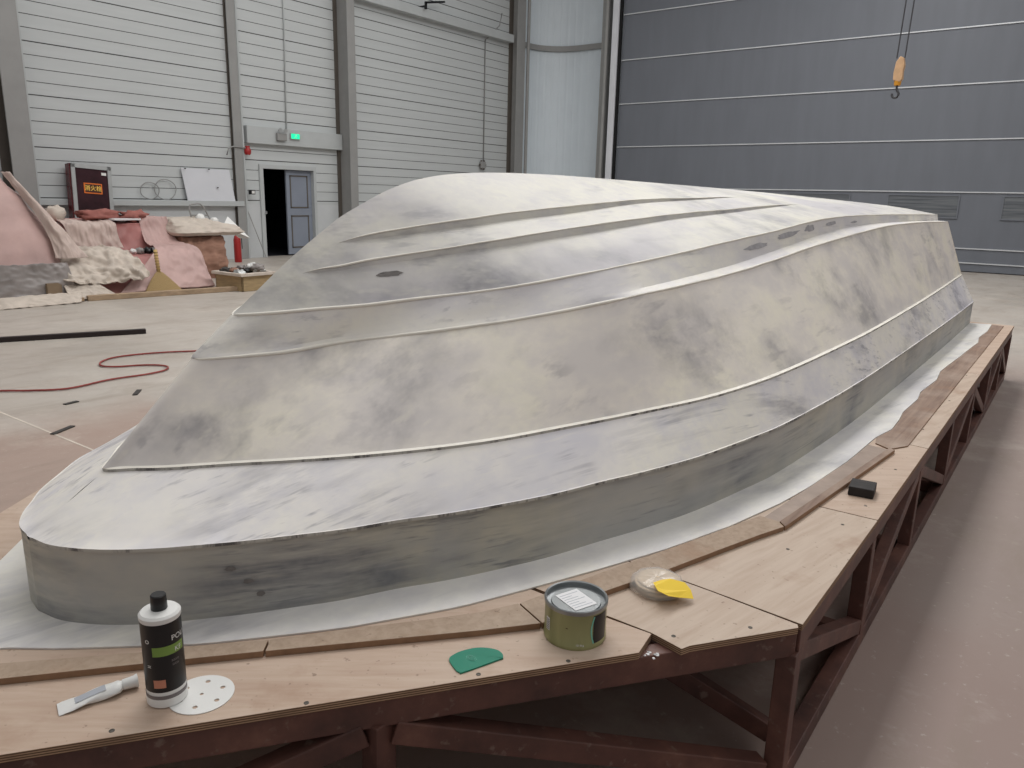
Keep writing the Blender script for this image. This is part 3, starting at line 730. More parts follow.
# perforated sanding disc
def disc_mesh(R_, holes, th):
    n = 64; bm = bmesh.new()
    import itertools
    b = MB()
    # radial wedge mesh around holes: build with 2D fill
    cu = bpy.data.curves.new('disc', 'CURVE'); cu.dimensions = '2D'; cu.fill_mode = 'BOTH'; cu.extrude = th/2
    def circ(cx, cy, r, m_):
        s_ = cu.splines.new('POLY'); s_.points.add(m_-1)
        for i in range(m_):
            a = 2*PI*i/m_; s_.points[i].co = (cx+r*math.cos(a), cy+r*math.sin(a), 0, 1)
        s_.use_cyclic_u = True
    circ(0,0,R_,n)
    for hx, hy, hr in holes: circ(hx,hy,hr,16)
    o = bpy.data.objects.new('tmp', cu); COL.objects.link(o)
    me = bpy.data.meshes.new_from_object(o.evaluated_get(bpy.context.evaluated_depsgraph_get()))
    bpy.data.objects.remove(o); bpy.data.curves.remove(cu); bm.free()
    return me
me = disc_mesh(.064, [(.042*math.cos(a), .042*math.sin(a), .0052) for a in [2*PI*k/6+.2 for k in range(6)]] + [(0,0,.004)], .0016)
o = link('sanding_disc', me, M['white']); o.location = (-1.322,.722,ZT+.0012)
tag(o, 'white perforated sanding disc lying right behind the bottle', 'sanding disc')

# putty can
cn_ = thing('putty_can', 'round green metal can with a paper label on its lid', 'can', (-.850,1.404,ZT), 0)
Rc = .0742; Hc = .096
MB().lathe([(Rc*.985,0),(Rc,.003),(Rc,.010),(Rc*.985,.012),(Rc*.985,Hc-.008),(Rc,Hc-.006)], n=56, cap=False).build('can_body', [M['cangreen']], cn_, smooth=True, angle=40)
MB().lathe([(Rc*1.0,Hc-.008),(Rc*1.015,Hc-.006),(Rc*1.015,Hc+.002),(Rc*.99,Hc+.004),(Rc*.95,Hc+.002),(Rc*.94,Hc-.010),(Rc*.8,Hc-.011),(Rc*.78,Hc-.007),(.001,Hc-.007)], n=56, cap=False).build('lid', M['tin'], cn_, smooth=True, angle=40)
rot = math.radians(70)
q = MB(); w, h = .032, .040
P4 = [(math.cos(rot)*x-math.sin(rot)*y, math.sin(rot)*x+math.cos(rot)*y) for x, y in ((-w,-h),(w,-h),(w,h),(-w,h))]
q.prism(P4, Hc-.0065, Hc-.0058); lb = q.build('lid_label', M['label_w'], cn_)
q = MB()
for k in range(7):
    y = -.031+.0098*k; L_ = .026 - .006*(k % 3)
    PP = [(math.cos(rot)*x-math.sin(rot)*yy, math.sin(rot)*x+math.cos(rot)*yy) for x, yy in ((-.027,y),(-.027+2*L_,y),(-.027+2*L_,y+.0022),(-.027,y+.0022))]
    q.prism(PP, Hc-.0058, Hc-.0056)
q.build('label_lines', M['ink'], lb)
cc = camang(cn_)
patch(cc+.62, cc+1.25, .014, Hc-.012, Rc*.992, 'dark_panel', M['black'], cn_)
b = MB(); rows = []
for s in (0, 1):
    rows.append([((Rc*.994)*math.cos(cc+.52+.10*math.cos(PI*(i/16-.5))*-1+.10+s*.05), (Rc*.994)*math.sin(cc+.52+.10*math.cos(PI*(i/16-.5))*-1+.10+s*.05), .014+(Hc-.028)*i/16) for i in range(17)])
b.grid(rows).build('pale_arc', M['greenpale'], cn_, fix=False)
patch(cc-1.12, cc-.92, .030, .062, Rc*.992, 'barcode_panel', M['label_w'], cn_)
b = MB()
for k in range(6):
    z = .033+.0045*k; b.grid([[((Rc*.996)*math.cos(cc-1.10+.16*i/3), (Rc*.996)*math.sin(cc-1.10+.16*i/3), zz_) for i in range(4)] for zz_ in (z, z+.002)])
b.build('barcode', M['black'], cn_, fix=False)
text_on_cyl('10.4kg', .0075, cc+.18, .012, Rc*.99, M['label_w'], cn_, 'print')
text_on_cyl('-', .02, cc-.25, .05, Rc*.99, M['brownsign'], cn_, 'print')

# green scraper
P_ = [(-1.008,1.132),(-1.012,1.155),(-1.006,1.178),(-.992,1.203),(-.972,1.220),(-.948,1.229),(-.928,1.224),(-.918,1.212),(-.921,1.204),(-.952,1.118),(-.960,1.112),(-.972,1.113)]
PP = catmull([(x,y,0) for x,y in P_], 60, True)
o = MB().prism([(p.x,p.y) for p in PP], ZT+.0003, ZT+.0038).build('spreader', M['green'], bev=.0009)
tag(o, 'dark green plastic half-round spreader lying near the front edge', 'spreader')
b = MB(); cx, cy = -.972, 1.166
for k in range(2):
    ring_ = [(cx+(.013-.004*k)*math.cos(a)*1.0, cy+(.008-.003*k)*math.sin(a), ZT+.0044) for a in [2*PI*i/20 for i in range(21)]]
    b.tube(ring_, .0006, 5)
b.tube([(cx-.006,cy,ZT+.0044),(cx+.006,cy+.001,ZT+.0044)], .0008, 5)
b.build('embossed_mark', M['greenpale'], o)

# bag of sanding discs, and yellow paper resting on it
bg = thing('disc_bag', 'clear plastic bag of tan sanding discs beside the green can', 'bag', (-.797,1.728,ZT), .3); bg.scale = (1.1,1.1,1)
for k in range(5):
    a = MB().lathe([(.001,0),(.052,0),(.052,.0035),(.001,.0035)], (.004*math.sin(k*2),.004*math.cos(k*3),.003+.0052*k), 36)
    a.build('paper_disc', M['sand'], bg, smooth=True, angle=30)
b = MB(); rows = []
for j, (rr, z) in enumerate([(.060,.0008),(.066,.006),(.066,.016),(.062,.027),(.052,.034),(.03,.036),(.004,.035)]):
    rows.append([((rr+.005*noise.noise(Vector((3*math.cos(a),3*math.sin(a),j))))*math.cos(a)*1.0, (rr+.005*noise.noise(Vector((3*math.cos(a),3*math.sin(a),j*1.7))))*math.sin(a), z+.004*noise.noise(Vector((rr*60*math.cos(a),rr*60*math.sin(a),2)))*(1 if j>2 else 0)) for a in [2*PI*i/48 for i in range(48)]])
b.grid(rows, closed=True).build('film', M['film'], bg, smooth=True)
# yellow paper
yp = [(-.7862,1.6798,.531),(-.7745,1.7021,.534),(-.7577,1.7244,.534),(-.7276,1.7477,.524),(-.7050,1.738,.514),(-.6883,1.7191,.503),(-.7117,1.6866,.512),(-.7283,1.6549,.524),(-.7430,1.650,.529),(-.7555,1.6473,.532),(-.772,1.663,.534)]
n_ = len(yp); b = MB(); b.v = yp + [(x, y, z-.0007) for x, y, z in yp]; b.f = [list(range(n_)), list(range(n_, 2*n_))[::-1]] + [[k, (k+1) % n_, n_+(k+1) % n_, n_+k] for k in range(n_)]; b.mi = [0]*len(b.f)
o = b.build('yellow_paper', M['yellow'], None)
tag(o, 'bright yellow abrasive paper lying on the clear bag of discs', 'paper')

# black rubber block
bk = MB(); Mx = Matrix.Translation((-.541,2.842,ZT)) @ Matrix.Rotation(.12,4,'Z')
bk.box((-.042,-.05,0),(.042,.05,.034), M=Mx)
o = bk.build('rubber_block', M['blackrub'], bev=.003); tag(o, 'small black rubber block on the plywood beside the narrow plank', 'block')

# countersunk screws and chips
ch = MB()
for (x, y) in [(-1.355,.555),(-1.135,.84),(-.925,1.135),(-.80,1.30),(-.66,1.545),(-.53,1.70),(-.60,2.2),(-.52,2.5),(-.50,2.72),(-.50,3.2),(-.52,3.9),(-.51,4.6),(-.53,5.4)]:
    o = MB().lathe([(.0055,0),(.0055,.0008),(.003,.0012),(.0025,.0002)], (x,y,ZT), 14).build('screw_head', M['darksteel'], smooth=True, angle=30)
    tag(o, 'small screw head sunk in the plywood near the table edge', 'screw', 'screws in the plywood')
for k in range(9):
    a = random.uniform(0,6.28); x = -.675+random.uniform(-.018,.02); y = 1.465+random.uniform(-.018,.022)
    s = random.uniform(.002,.0045)
    o = MB().prism([(x+s*math.cos(t+a)*random.uniform(.7,1.5), y+s*math.sin(t+a)*random.uniform(.7,1.4)) for t in (0,1.3,2.6,4.1,5.2)], T0, T0+.002).build('filler_crumb', M['label_w'])
    tag(o, 'white filler crumb in the notch between two plywood sheets', 'crumb', 'white crumbs in the plywood notch')

# ------------------------------------------------------------------ wall items
t = thing('fire_cabinet', 'leaning dark red fire hose cabinet with silver frame and orange sign', 'fire cabinet', (XW+.38, 6.93, .58))
lean = Matrix.Rotation(math.radians(-5), 4, 'Y') @ Matrix.Rotation(math.radians(-3.5), 4, 'X')
def lbox(a, c, name, mat, par=None, M_=lean, bev=0): return MB().box(a, c, M=M_).build(name, mat, par, bev=bev)
W_ = .36; H_ = 1.32
lbox((-.16,-W_-.02,0),(.0,W_,H_),'cabinet_body',M['darkred'],t)
fr = MB()
for a, c in (((0,-W_,0),(.03,-W_+.07,H_)),((0,W_-.07,0),(.03,W_,H_)),((0,-W_,H_-.07),(.03,W_,H_)),((0,-W_,0),(.03,W_,.07))): fr.box(a, c, M=lean)
fr.build('door_frame', M['alu'], t)
gl = lbox((.0,-W_+.07,.07),(.012,W_-.07,H_-.07),'glass_panel',M['darkglass'],t)
sg = lbox((.012,-.155,.80),(.018,.175,.99),'orange_plate',M['orange'],t)
lbox((.018,-.135,.82),(.0195,.155,.97),'plate_field',M['yellowtxt'] if False else M['brownsign'],sg)
def text3(body, size, mat, par, name, Mx, ex=.0005):
    c = bpy.data.curves.new(name, 'FONT'); c.body = body; c.size = size; c.align_x = 'CENTER'; c.align_y = 'CENTER'; c.extrude = ex; c.offset = size*.012
    o = bpy.data.objects.new(name, c); COL.objects.link(o)
    me = bpy.data.meshes.new_from_object(o.evaluated_get(bpy.context.evaluated_depsgraph_get()))
    bpy.data.objects.remove(o); bpy.data.curves.remove(c)
    me.transform(Mx); me.update(); return link(name, me, mat, par)
TX = Matrix(((0,0,1,0),(1,0,0,0),(0,1,0,0),(0,0,0,1)))   # text plane facing +X
text3('消火栓', .105, M['yellowtxt'], sg, 'sign_print', lean @ Matrix.Translation((.0205,.01,.893)) @ TX)
lbox((.012,.18,1.15),(.016,.27,1.20),'white_sticker',M['white'],t)

t = thing('white_board', 'blank white board leaning on the wall rail left of the narrow column', 'board', (XW+.10, 9.62, 1.268))
ln = Matrix.Rotation(math.radians(-4), 4, 'Y')
sh = Matrix.Identity(4); sh[1][2] = -.12
MB().box((-.012,-.62,0),(.012,.50,.66), M=ln @ sh).build('board_panel', M['whiteboard'], t)
for y, z in ((-.56,.65),(-.02,.655),(.12,.28)):
    MB().lathe([(.02,0),(.02,.02)], (0,0,0), 10).build('clip', M['blackrub'], t).location = (.02-.0*y, y-.12*z, z-.01)

for k, (y, rr, ph) in enumerate(((8.22,.17,0),(8.55,.20,.5))):
    pts = [(XW+.06+.01*math.sin(3*a), y+rr*1.15*math.cos(a), 1.285+rr+rr*math.sin(a)*(1 if k else .95)) for a in [2*PI*i/40 for i in range(44)]]
    o = MB().tube(pts, .009, 6).build('wire_coil', M['greysteel'], smooth=True)
    tag(o, ['left of the two thin wire coils standing on the wall rail', 'right of the two thin wire coils, next to the white board'][k], 'wire coil', 'wire coils on the rail')

# exit sign + emergency light on the lintel, conduit above
t = thing('exit_sign', 'small lit green exit sign on the lintel above the door', 'exit sign', (XW+.14, 11.76, 2.75)); t.scale = (1,.8,.85)
MB().box((-.0,-.17,-.085),(.03,.17,.085)).build('housing', M['alu'], t, bev=.01)
e = MB().box((.03,-.145,-.065),(.034,.145,.065)).build('lit_panel', M['exitgreen'], t)
q = MB()
q.lathe([(.016,0),(.016,.003)], (0,0,0), 12); q.v = [(.034+z, x+.02, y+.038) for x, y, z in q.v]
for a, c in (((.02,.02),(-.01,-.015)),((-.01,-.015),(.03,-.04)),((.03,-.04),(.01,-.058)),((-.01,-.015),(-.05,-.05)),((.015,.015),(.06,.0)),((.015,.015),(-.04,.01))):
    q.bar((.036,a[0],a[1]),(.036,c[0],c[1]),.012,.004)
q.build('running_figure', M['white'], e)
t = thing('emergency_light', 'grey twin-head emergency light beside the green exit sign', 'emergency light', (XW+.14, 11.37, 2.73))
MB().box((0,-.13,-.10),(.07,.13,.06)).build('battery_box', M['greysteel'], t, bev=.01)
for y in (-.07, .07):
    l = MB().lathe([(.02,0),(.05,.05),(.05,.06)], n=14); l.v = [(.05+z, y+x, .12+yy) for x, yy, z in l.v]; l.build('lamp_head', M['alu'], t, smooth=True, angle=40)
o = MB().tube([(XW+.03,11.62,2.86),(XW+.03,11.68,5),(XW+.03,11.74,9.4)], .016, 8).build('conduit_pipe', M['lightsteel'], smooth=True)
tag(o, 'thin vertical conduit running up the wall from the exit sign', 'pipe')
t = thing('wall_switch_box', 'grey knobbed box at the foot of a vertical conduit on the right wall bay', 'switch box', (XW+.02, 18.75, 2.43))
MB().box((0,-.10,-.10),(.09,.12,.10)).build('box_body', M['greysteel'], t, bev=.02)
for k in range(6):
    a = k*PI/3; MB().lathe([(.03,0),(.03,.05)], (.05,.13*math.cos(a),.13*math.sin(a)-.025), 10).build('knob', M['darksteel'], t)
o = MB().tube([(XW+.03,18.83,2.5),(XW+.03,18.85,6.0),(XW+.06,18.98,6.1),(XW+.2,19.3,6.45),(XW+.2,19.4,6.8)], .018, 8).build('conduit_pipe', M['greysteel'], smooth=True)
tag(o, 'thin vertical conduit ending in the knobbed box on the right bay', 'pipe')
o = MB().bar((XW+.30,16.0,6.42),(XW+.30,16.75,6.58),.05,.05).bar((XW+.30,16.02,6.44),(XW+.30,16.02,6.26),.05,.05).bar((XW,16.02,6.34),(XW+.32,16.02,6.34),.04,.04).build('wall_bracket', M['black'])
tag(o, 'black angled bracket high up on the upper girt', 'bracket')
t = thing('wall_valve', 'small red valve with curved pipe on the narrow column', 'valve', (XW+.14, 10.48, 2.36))
MB().lathe([(.05,-.09),(.075,-.05),(.075,.02),(.05,.05),(.05,.10)], n=14).build('valve_body', M['red'], t, smooth=True, angle=40)
MB().tube([(0,-.05,.05),(0,-.35,.07),(0,-.47,.02),(0,-.52,-.12)], .014, 8).build('curved_pipe', M['greysteel'], t, smooth=True)
t = thing('junction_box', 'tiny black and white box on the narrow column at rail height', 'box', (XW+.17, 10.50, 1.47))
MB().box((-.04,-.05,-.05),(.04,.07,.05)).build('box_body', M['black'], t); MB().box((.04,-.02,-.03),(.05,.05,.03)).build('white_face', M['white'], t)

# hoist hook
t = thing('hoist_hook', 'crane hook block hanging on two cables in front of the grey door', 'crane hook', (-2.56, 12, 3.0))
MB().tube([(-.05,0,.45),(.02,0,3.0),(.09,0,6.5)], .009, 6).build('cable', M['cable'], t)
MB().tube([(.05,0,.45),(.12,0,3.0),(.19,0,6.5)], .009, 6).build('cable', M['cable'], t)
bk = MB(); prf = [(-.055,.17),(-.06,.26),(-.045,.40),(.0,.47),(.045,.45),(.065,.36),(.055,.28),(.06,.18),(.03,.14)]
b = MB(); n = len(prf)
b.v = [(x, -.045, z) for x, z in prf]+[(x, .045, z) for x, z in prf]
b.f = [list(range(n)), list(range(n,2*n))[::-1]] + [[i,(i+1)%n,n+(i+1)%n,n+i] for i in range(n)]; b.mi = [0]*len(b.f)
b.build('pulley_block', M['hook'], t, bev=.008)
MB().lathe([(.04,.10),(.045,.13),(.045,.17),(.03,.18)], n=16).build('swivel_collar', M['hookyel'], t, smooth=True, angle=40)
pts = [(0,0,.11),(.0,0,.05),(.03,0,.0),(.02,0,-.045),(-.02,0,-.055),(-.05,0,-.03),(-.05,0,.0)]
MB().tube(catmull(pts,24), .015, 8).build('hook', M['cable'], t, smooth=True)

# ------------------------------------------------------------------ floor items
o = MB().bar((-7.93,4.05,.025),(-9.17,1.10,.025),.06,.05).build('steel_tube', M['barsteel'], bev=.004)
tag(o, 'dark square steel tube lying on the concrete at left', 'steel tube')
hp = [(-6.55,4.15),(-6.652,3.89),(-6.80,3.66),(-6.90,3.40),(-6.905,3.20),(-6.80,3.05),(-6.65,2.985),(-6.53,3.05),(-6.45,3.2),(-6.35,3.31),(-6.23,3.34),(-6.12,3.26),(-6.08,3.08),(-6.11,2.79),(-6.05,2.46),(-6.19,2.24),(-6.347,2.08),(-6.6,1.7),(-6.9,1.2)]
o = MB().tube(catmull([(x,y,.012) for x,y in hp], 110), .008, 8).build('air_hose', M['hose'], smooth=True); tag(o, 'thin red air hose looping across the concrete', 'hose')
for k, (x, y, a, L_) in enumerate([(-5.03,1.98,.5,.18),(-5.65,2.3,.2,.1),(-5.6,2.75,.9,.16)]):
    o = MB().bar((x-L_/2*math.cos(a+1.57),y-L_/2*math.sin(a+1.57),.004),(x+L_/2*math.cos(a+1.57),y+L_/2*math.sin(a+1.57),.004),.035,.006).build('debris_flake', M['rubbish'])
    tag(o, 'small dark flake of debris on the concrete near the hose', 'debris', 'dark flakes on the floor')

def fold(p, amp, s, seed):
    q = Vector((p[0]*s+seed, p[1]*s+.6*p[2]*s, p[2]*s*.8-.5*p[1]*s))
    r1 = 1-2*abs(noise.noise(q*1.3)); r2_ = 1-2*abs(noise.noise(q*2.9+Vector((5,1,seed))))
    return amp*(noise.noise(q*.8)*.7 + .75*max(r1-.35,0) + .45*max(r2_-.3,0) - .2)
def heap(name, loops, mat, amp=.06, s=2.2, seed=0, n=110, m=40, parent=None, cap=True):
    """closed draped mass: loops of plan points at rising heights"""
    L_ = [(catmull([(x,y,0) for x,y in pts], n, True), z) for pts, z in loops]
    rows = []
    for i in range(m+1):
        t = i/m*(len(L_)-1); k = min(int(t), len(L_)-2); u = t-k
        a, za = L_[k]; c, zc = L_[k+1]; z = za*(1-u)+zc*u
        cx = sum(p.x for p in a)/n; cy = sum(p.y for p in a)/n; r_ = []
        for p, q in zip(a, c):
            w = p.lerp(q, u); d = Vector((w.x-cx, w.y-cy, .25)); d.normalize()
            f = fold((w.x,w.y,z), amp, s, seed)*(0.35 if i == 0 else 1)
            v = Vector((w.x,w.y,z)) + d*f; v.z = max(v.z, .003) if i else .003 if z < .05 else v.z
            r_.append(v)
        rows.append(r_)
    b = MB().grid(rows, closed=True)
    if cap:
        last = rows[-1]; c = sum(last, Vector())/len(last); k0 = len(b.v)
        b.v.append(tuple(c+Vector((0,0,.02)))); off_ = (len(rows)-1)*n
        for j in range(n): b.f.append([off_+j, off_+(j+1) % n, k0]); b.mi.append(0)
    return b.build(name, mat, parent, smooth=True)
def drape(name, pts_rows, mat, amp=.05, s=3, seed=0, n=50, m=40, parent=None, th=.012, stretch=(1,1,1)):
    """open cloth: rows of 3-D control points, smoothed, folded, given thickness"""
    rs = [catmull(r, n) for r in pts_rows]; cols = [catmull([r[j] for r in rs], m) for j in range(n)]
    rows = []
    for i in range(m):
        r_ = []
        for j in range(n):
            p = cols[j][i]; q = (p.x*stretch[0], p.y*stretch[1], p.z*stretch[2])
            v = p + Vector((.8,-.3,.5)).normalized()*fold(q, amp, s, seed); v.z = max(v.z, .006); r_.append(v)
        rows.append(r_)
    o = MB().grid(rows).build(name, mat, parent, smooth=True, fix=True)
    sd = o.modifiers.new('thick','SOLIDIFY'); sd.thickness = th; sd.offset = 0
    return o
rect = lambda xa, xb, ya, yb: [(xa,ya),((xa+xb)/2,ya-.0),(xb,ya),(xb,(ya+yb)/2),(xb,yb),((xa+xb)/2,yb),(xa,yb),(xa,(ya+yb)/2)]

# big pink pile at the left edge
o = heap('covered_pile', [(rect(-13.6,-11.15,1.2,4.62),0),(rect(-13.6,-11.15,1.2,4.60),.42),(rect(-13.5,-11.3,1.4,4.50),.9),(rect(-13.4,-11.45,1.7,4.30),1.36),(rect(-13.3,-11.6,2.0,4.15),1.62),(rect(-12.9,-11.8,2.5,4.0),1.86)], M['pinksheet'], .05, 2.0, 3)
tag(o, 'tall mound covered in pale pink sheet at the left edge', 'covered pile')
o = drape('film_wrap', [[(-11.02,y,.50) for y in (3.2,3.8,4.3,4.64)],[(-11.0,y,.3) for y in (3.2,3.8,4.35,4.68)],[(-10.98,y,.08) for y in (3.2,3.8,4.35,4.70)]], M['greywrap'], .05, 3.5, 5)
tag(o, 'grey plastic film wrapped round the foot of the tall pink mound', 'plastic film')
o = drape('cream_cloth', [[(-11.6,4.20,1.66),(-11.5,4.26,1.66),(-11.6,4.32,1.6)],[(-11.3,4.42,1.15),(-11.2,4.50,1.15),(-11.3,4.62,1.1)],[(-11.15,4.52,.8),(-11.1,4.66,.78),(-11.2,4.88,.7)],[(-11.1,4.54,.55),(-11.05,4.75,.55),(-11.2,5.0,.55)]], M['gauze'], .05, 4, 9, th=.01, stretch=(.7,1.4,.5))
tag(o, 'cream cloth sliding down the right side of the tall pink mound', 'cloth')

# stepped pile with dusty red sheet
def step_x(z, off=0): pass
prof = [(-11.12,.0),(-11.25,.25),(-11.42,.46),(-11.55,.50),(-12.3,.52),(-12.42,.56),(-12.5,.88),(-12.6,.95),(-13.4,.97),(-13.6,.5),(-13.65,0)]
n = 70; rows = []
for i in range(n):
    u = i/(n-1); r_ = []
    for (x, z) in catmull([(a,0,c) for a, c in prof], 90) and [(p.x, p.z) for p in catmull([(a,0,c) for a, c in prof], 90)]:
        yend = 6.86+.10*(1-z) + (x+12.4)*(-.10); yst = 4.68
        y = yst*(1-u)+yend*u; p = Vector((x,y,z)); f = fold((x,y,z), .05, 2.3, 20)
        v = p+Vector((.8,-.2,.3))*f; v.z = max(v.z,.004); r_.append(v)
    rows.append(r_)
b = MB().grid(rows); k0 = len(rows)-1
for e_ in (0, n-1): b.f.append([e_*90+j for j in range(90)]); b.mi.append(0)
o = b.build('covered_shelves', M['redsheet'], smooth=True, angle=60); tag(o, 'two-stepped stack covered with a dusty red sheet behind the broom', 'covered stack')
o = drape('cream_cloth', [[(-12.7,y,1.0) for y in (5.25,5.5,5.8,6.02)],[(-12.40,y,.95) for y in (5.22,5.5,5.8,6.0)],[(-12.34,y,.75) for y in (5.25,5.5,5.8,6.0)],[(-12.3,y,.57) for y in (5.22,5.5,5.8,6.05)]], M['gauze'], .07, 3.4, 31, th=.01, stretch=(.5,1.5,.45))
tag(o, 'cream gauze hanging over the upper step of the red stack', 'cloth')
o = drape('cream_cloth', [[(-12.2,y,.60) for y in (4.75,5.0,5.3,5.6)],[(-11.5,y,.60) for y in (4.7,5.0,5.35,5.65)],[(-11.15,y,.42) for y in (4.6,4.9,5.3,5.7)],[(-11.0,y,.28) for y in (4.55,4.9,5.3,5.75)],[(-10.95,y,.20) for y in (4.7,5.0,5.3,5.6)]], M['cream'], .14, 2.6, 41, th=.012, stretch=(1.2,1.1,1.6))
tag(o, 'big crumpled cream cloth bunched over the lower step at left', 'cloth')
o = drape('cream_cloth', [[(-11.05,y,.27) for y in (4.55,4.75,4.95)],[(-10.92,y,.14) for y in (4.55,4.8,5.05)],[(-10.8,y,.02) for y in (4.55,4.85,5.2)]], M['cream'], .03, 5, 51, th=.01)
tag(o, 'cream rag hanging down to the floor beside the brown board', 'cloth')
o = drape('cream_cloth', [[(-11.1,y,.05) for y in (3.0,3.6,4.2,4.7)],[(-10.9,y,.10) for y in (3.0,3.6,4.2,4.72)],[(-10.62,y,.01) for y in (3.0,3.6,4.2,4.6)]], M['cream'], .05, 4, 61, th=.01)
tag(o, 'cream cloth spread along the floor at the foot of the pink mound', 'cloth')
o = drape('pink_cloth', [[(-12.55,y,1.05) for y in (6.45,6.6,6.75,6.93)],[(-12.30,y,.66) for y in (6.4,6.6,6.75,6.95)],[(-11.45,y,.60) for y in (6.1,6.3,6.6,6.80)],[(-11.2,y,.3) for y in (5.7,6.1,6.5,6.78)],[(-11.02,y,.03) for y in (5.3,5.9,6.4,6.80)]], M['pinksheet'], .05, 3.5, 71, th=.008)
tag(o, 'pale pink translucent sheet falling to the floor behind the broom', 'sheet')
MBX = lambda x,y,z,w,d_,h,a=0: MB().box((-w/2,-d_/2,0),(w/2,d_/2,h), M=Matrix.Translation((x,y,z)) @ Matrix.Rotation(a,4,'Z'))
o = MBX(-10.97,4.42,.0,.04,.20,.25,.2).build('brown_panel', M['board']); tag(o, 'small brown board standing on edge under the cream cloth', 'board')

def blob(name, c, r, mat, seed, label, cat, group=None, sq=(1,1,1), amp=.35, cr=0):
    b = MB(); rows = []; n_ = 20
    for i in range(11):
        ph = PI*i/10; r_ = []
        for j in range(n_):
            a = 2*PI*j/n_; d = Vector((math.sin(ph)*math.cos(a), math.sin(ph)*math.sin(a), math.cos(ph)))
            f = 1+amp*noise.noise(d*2.1+Vector((seed,0,0)))+amp*.6*abs(noise.noise(d*4.3+Vector((0,seed,0))))
            r_.append((c[0]+d.x*r*f*sq[0], c[1]+d.y*r*f*sq[1], c[2]+d.z*r*f*sq[2]))
        rows.append(r_)
    o = b.grid(rows, closed=True).build(name, mat, smooth=True)
    return tag(o, label, cat, group)
blob('crumpled_rag', (-12.75,5.28,1.09), .12, M['cream'], 1, 'white crumpled rag on top of the stack left of the fire cabinet', 'rag', None, (1,1.1,1))
blob('crumpled_rag', (-12.75,5.95,1.06), .18, M['paperred'], 2, 'flat dusty red rag on the stack in front of the fire cabinet', 'rag', None, (1,1.6,.45), .7)
blob('crumpled_rag', (-12.65,6.42,1.05), .14, M['paperred'], 7, 'small dusty red rag on the stack right of the fire cabinet', 'rag', None, (1,1.3,.6), .8)
o = MBX(-12.6,6.22,.995,.3,.45,.03,.1).build('flat_panel', M['label_w']); tag(o, 'thin pale panel lying on the stack under the red rags', 'board')
cl = [('white ball of paper on the lower step',M['white'],5.92,.045),('grey plastic scrap on the lower step',M['greywrap'],6.02,.06),('black scrap lying on the lower step',M['black'],6.15,.06),('white crumpled scrap beside the black scrap',M['white'],6.28,.06)]
for k, (lb_, mt, y, r_) in enumerate(cl): blob('scrap', (-11.75,y,.56), r_, mt, 10+k, lb_, 'scrap', None, (1,1,.8), .5)
o = MBX(-11.75,6.55,.525,.18,.24,.07,.2).build('wooden_tray', M['rope'], bev=.006); tag(o, 'small yellowish wooden tray on the lower step at right', 'tray')

# brown wrapped pile with cream cover
o = heap('wrapped_pile', [(rect(-13.5,-12.25,7.05,7.72),0),(rect(-13.5,-12.15,7.0,7.80),.25),(rect(-13.5,-12.2,7.0,7.78),.5),(rect(-13.5,-12.25,7.0,7.75),.72)], M['brownwrap'], .07, 3.2, 81)
tag(o, 'stack wrapped in creased brown cloth left of the doorway', 'wrapped stack')
o = heap('cream_cover', [(rect(-13.6,-12.15,6.95,8.0),.74),(rect(-13.6,-12.10,6.9,8.1),.79),(rect(-13.5,-12.2,6.95,8.0),.90),(rect(-13.4,-12.5,7.0,7.6),1.0)], M['cream'], .06, 3.6, 91)
tag(o, 'creased cream cover folded over the brown wrapped stack', 'cover')
b = MB(); b.tube(catmull([(-12.75,7.52,.94),(-12.75,7.48,1.2),(-12.75,7.56,1.25),(-12.75,7.72,1.23),(-12.75,7.88,.94)],24), .014, 8); b.tube([(-12.75,7.5,1.06),(-12.75,7.82,1.06)], .012, 8)
o = b.build('metal_handle_frame', M['greysteel'], smooth=True); tag(o, 'bent metal frame standing on the cream cover', 'metal frame')
blob('white_lump', (-12.55,7.55,1.02), .075, M['white'], 20, 'round white lump under the bent metal frame', 'rag', None, (1,1,.9), .3)
blob('white_lump', (-12.5,7.78,.97), .065, M['white'], 22, 'white lump right of the bent metal frame', 'rag', None, (1,1,.9), .3)
o = MB().add([(-12.5,7.95,.88),(-12.4,8.42,.66),(-12.65,8.15,1.04),(-12.7,8.4,.64)], [(0,1,2),(1,3,2),(3,0,2),(0,3,1)]).build('plastic_sheet', M['white']); tag(o, 'pointed white plastic sheet corner at the right end of the cover', 'plastic sheet')
t = thing('fire_extinguisher', 'red fire extinguisher standing by the narrow column', 'fire extinguisher', (-14.7, 9.66, 0)); t.scale = (.75,.75,.95)
MB().lathe([(.09,0),(.1,.02),(.1,.50),(.07,.58),(.03,.61),(.03,.66)], n=20).build('cylinder', M['red'], t, smooth=True, angle=40)
MB().box((-.02,-.06,.66),(.02,.12,.70)).build('handle', M['black'], t)
MB().tube([(0,.03,.66),(.02,.13,.6),(.02,.14,.3)], .012, 6).build('hose', M['black'], t)

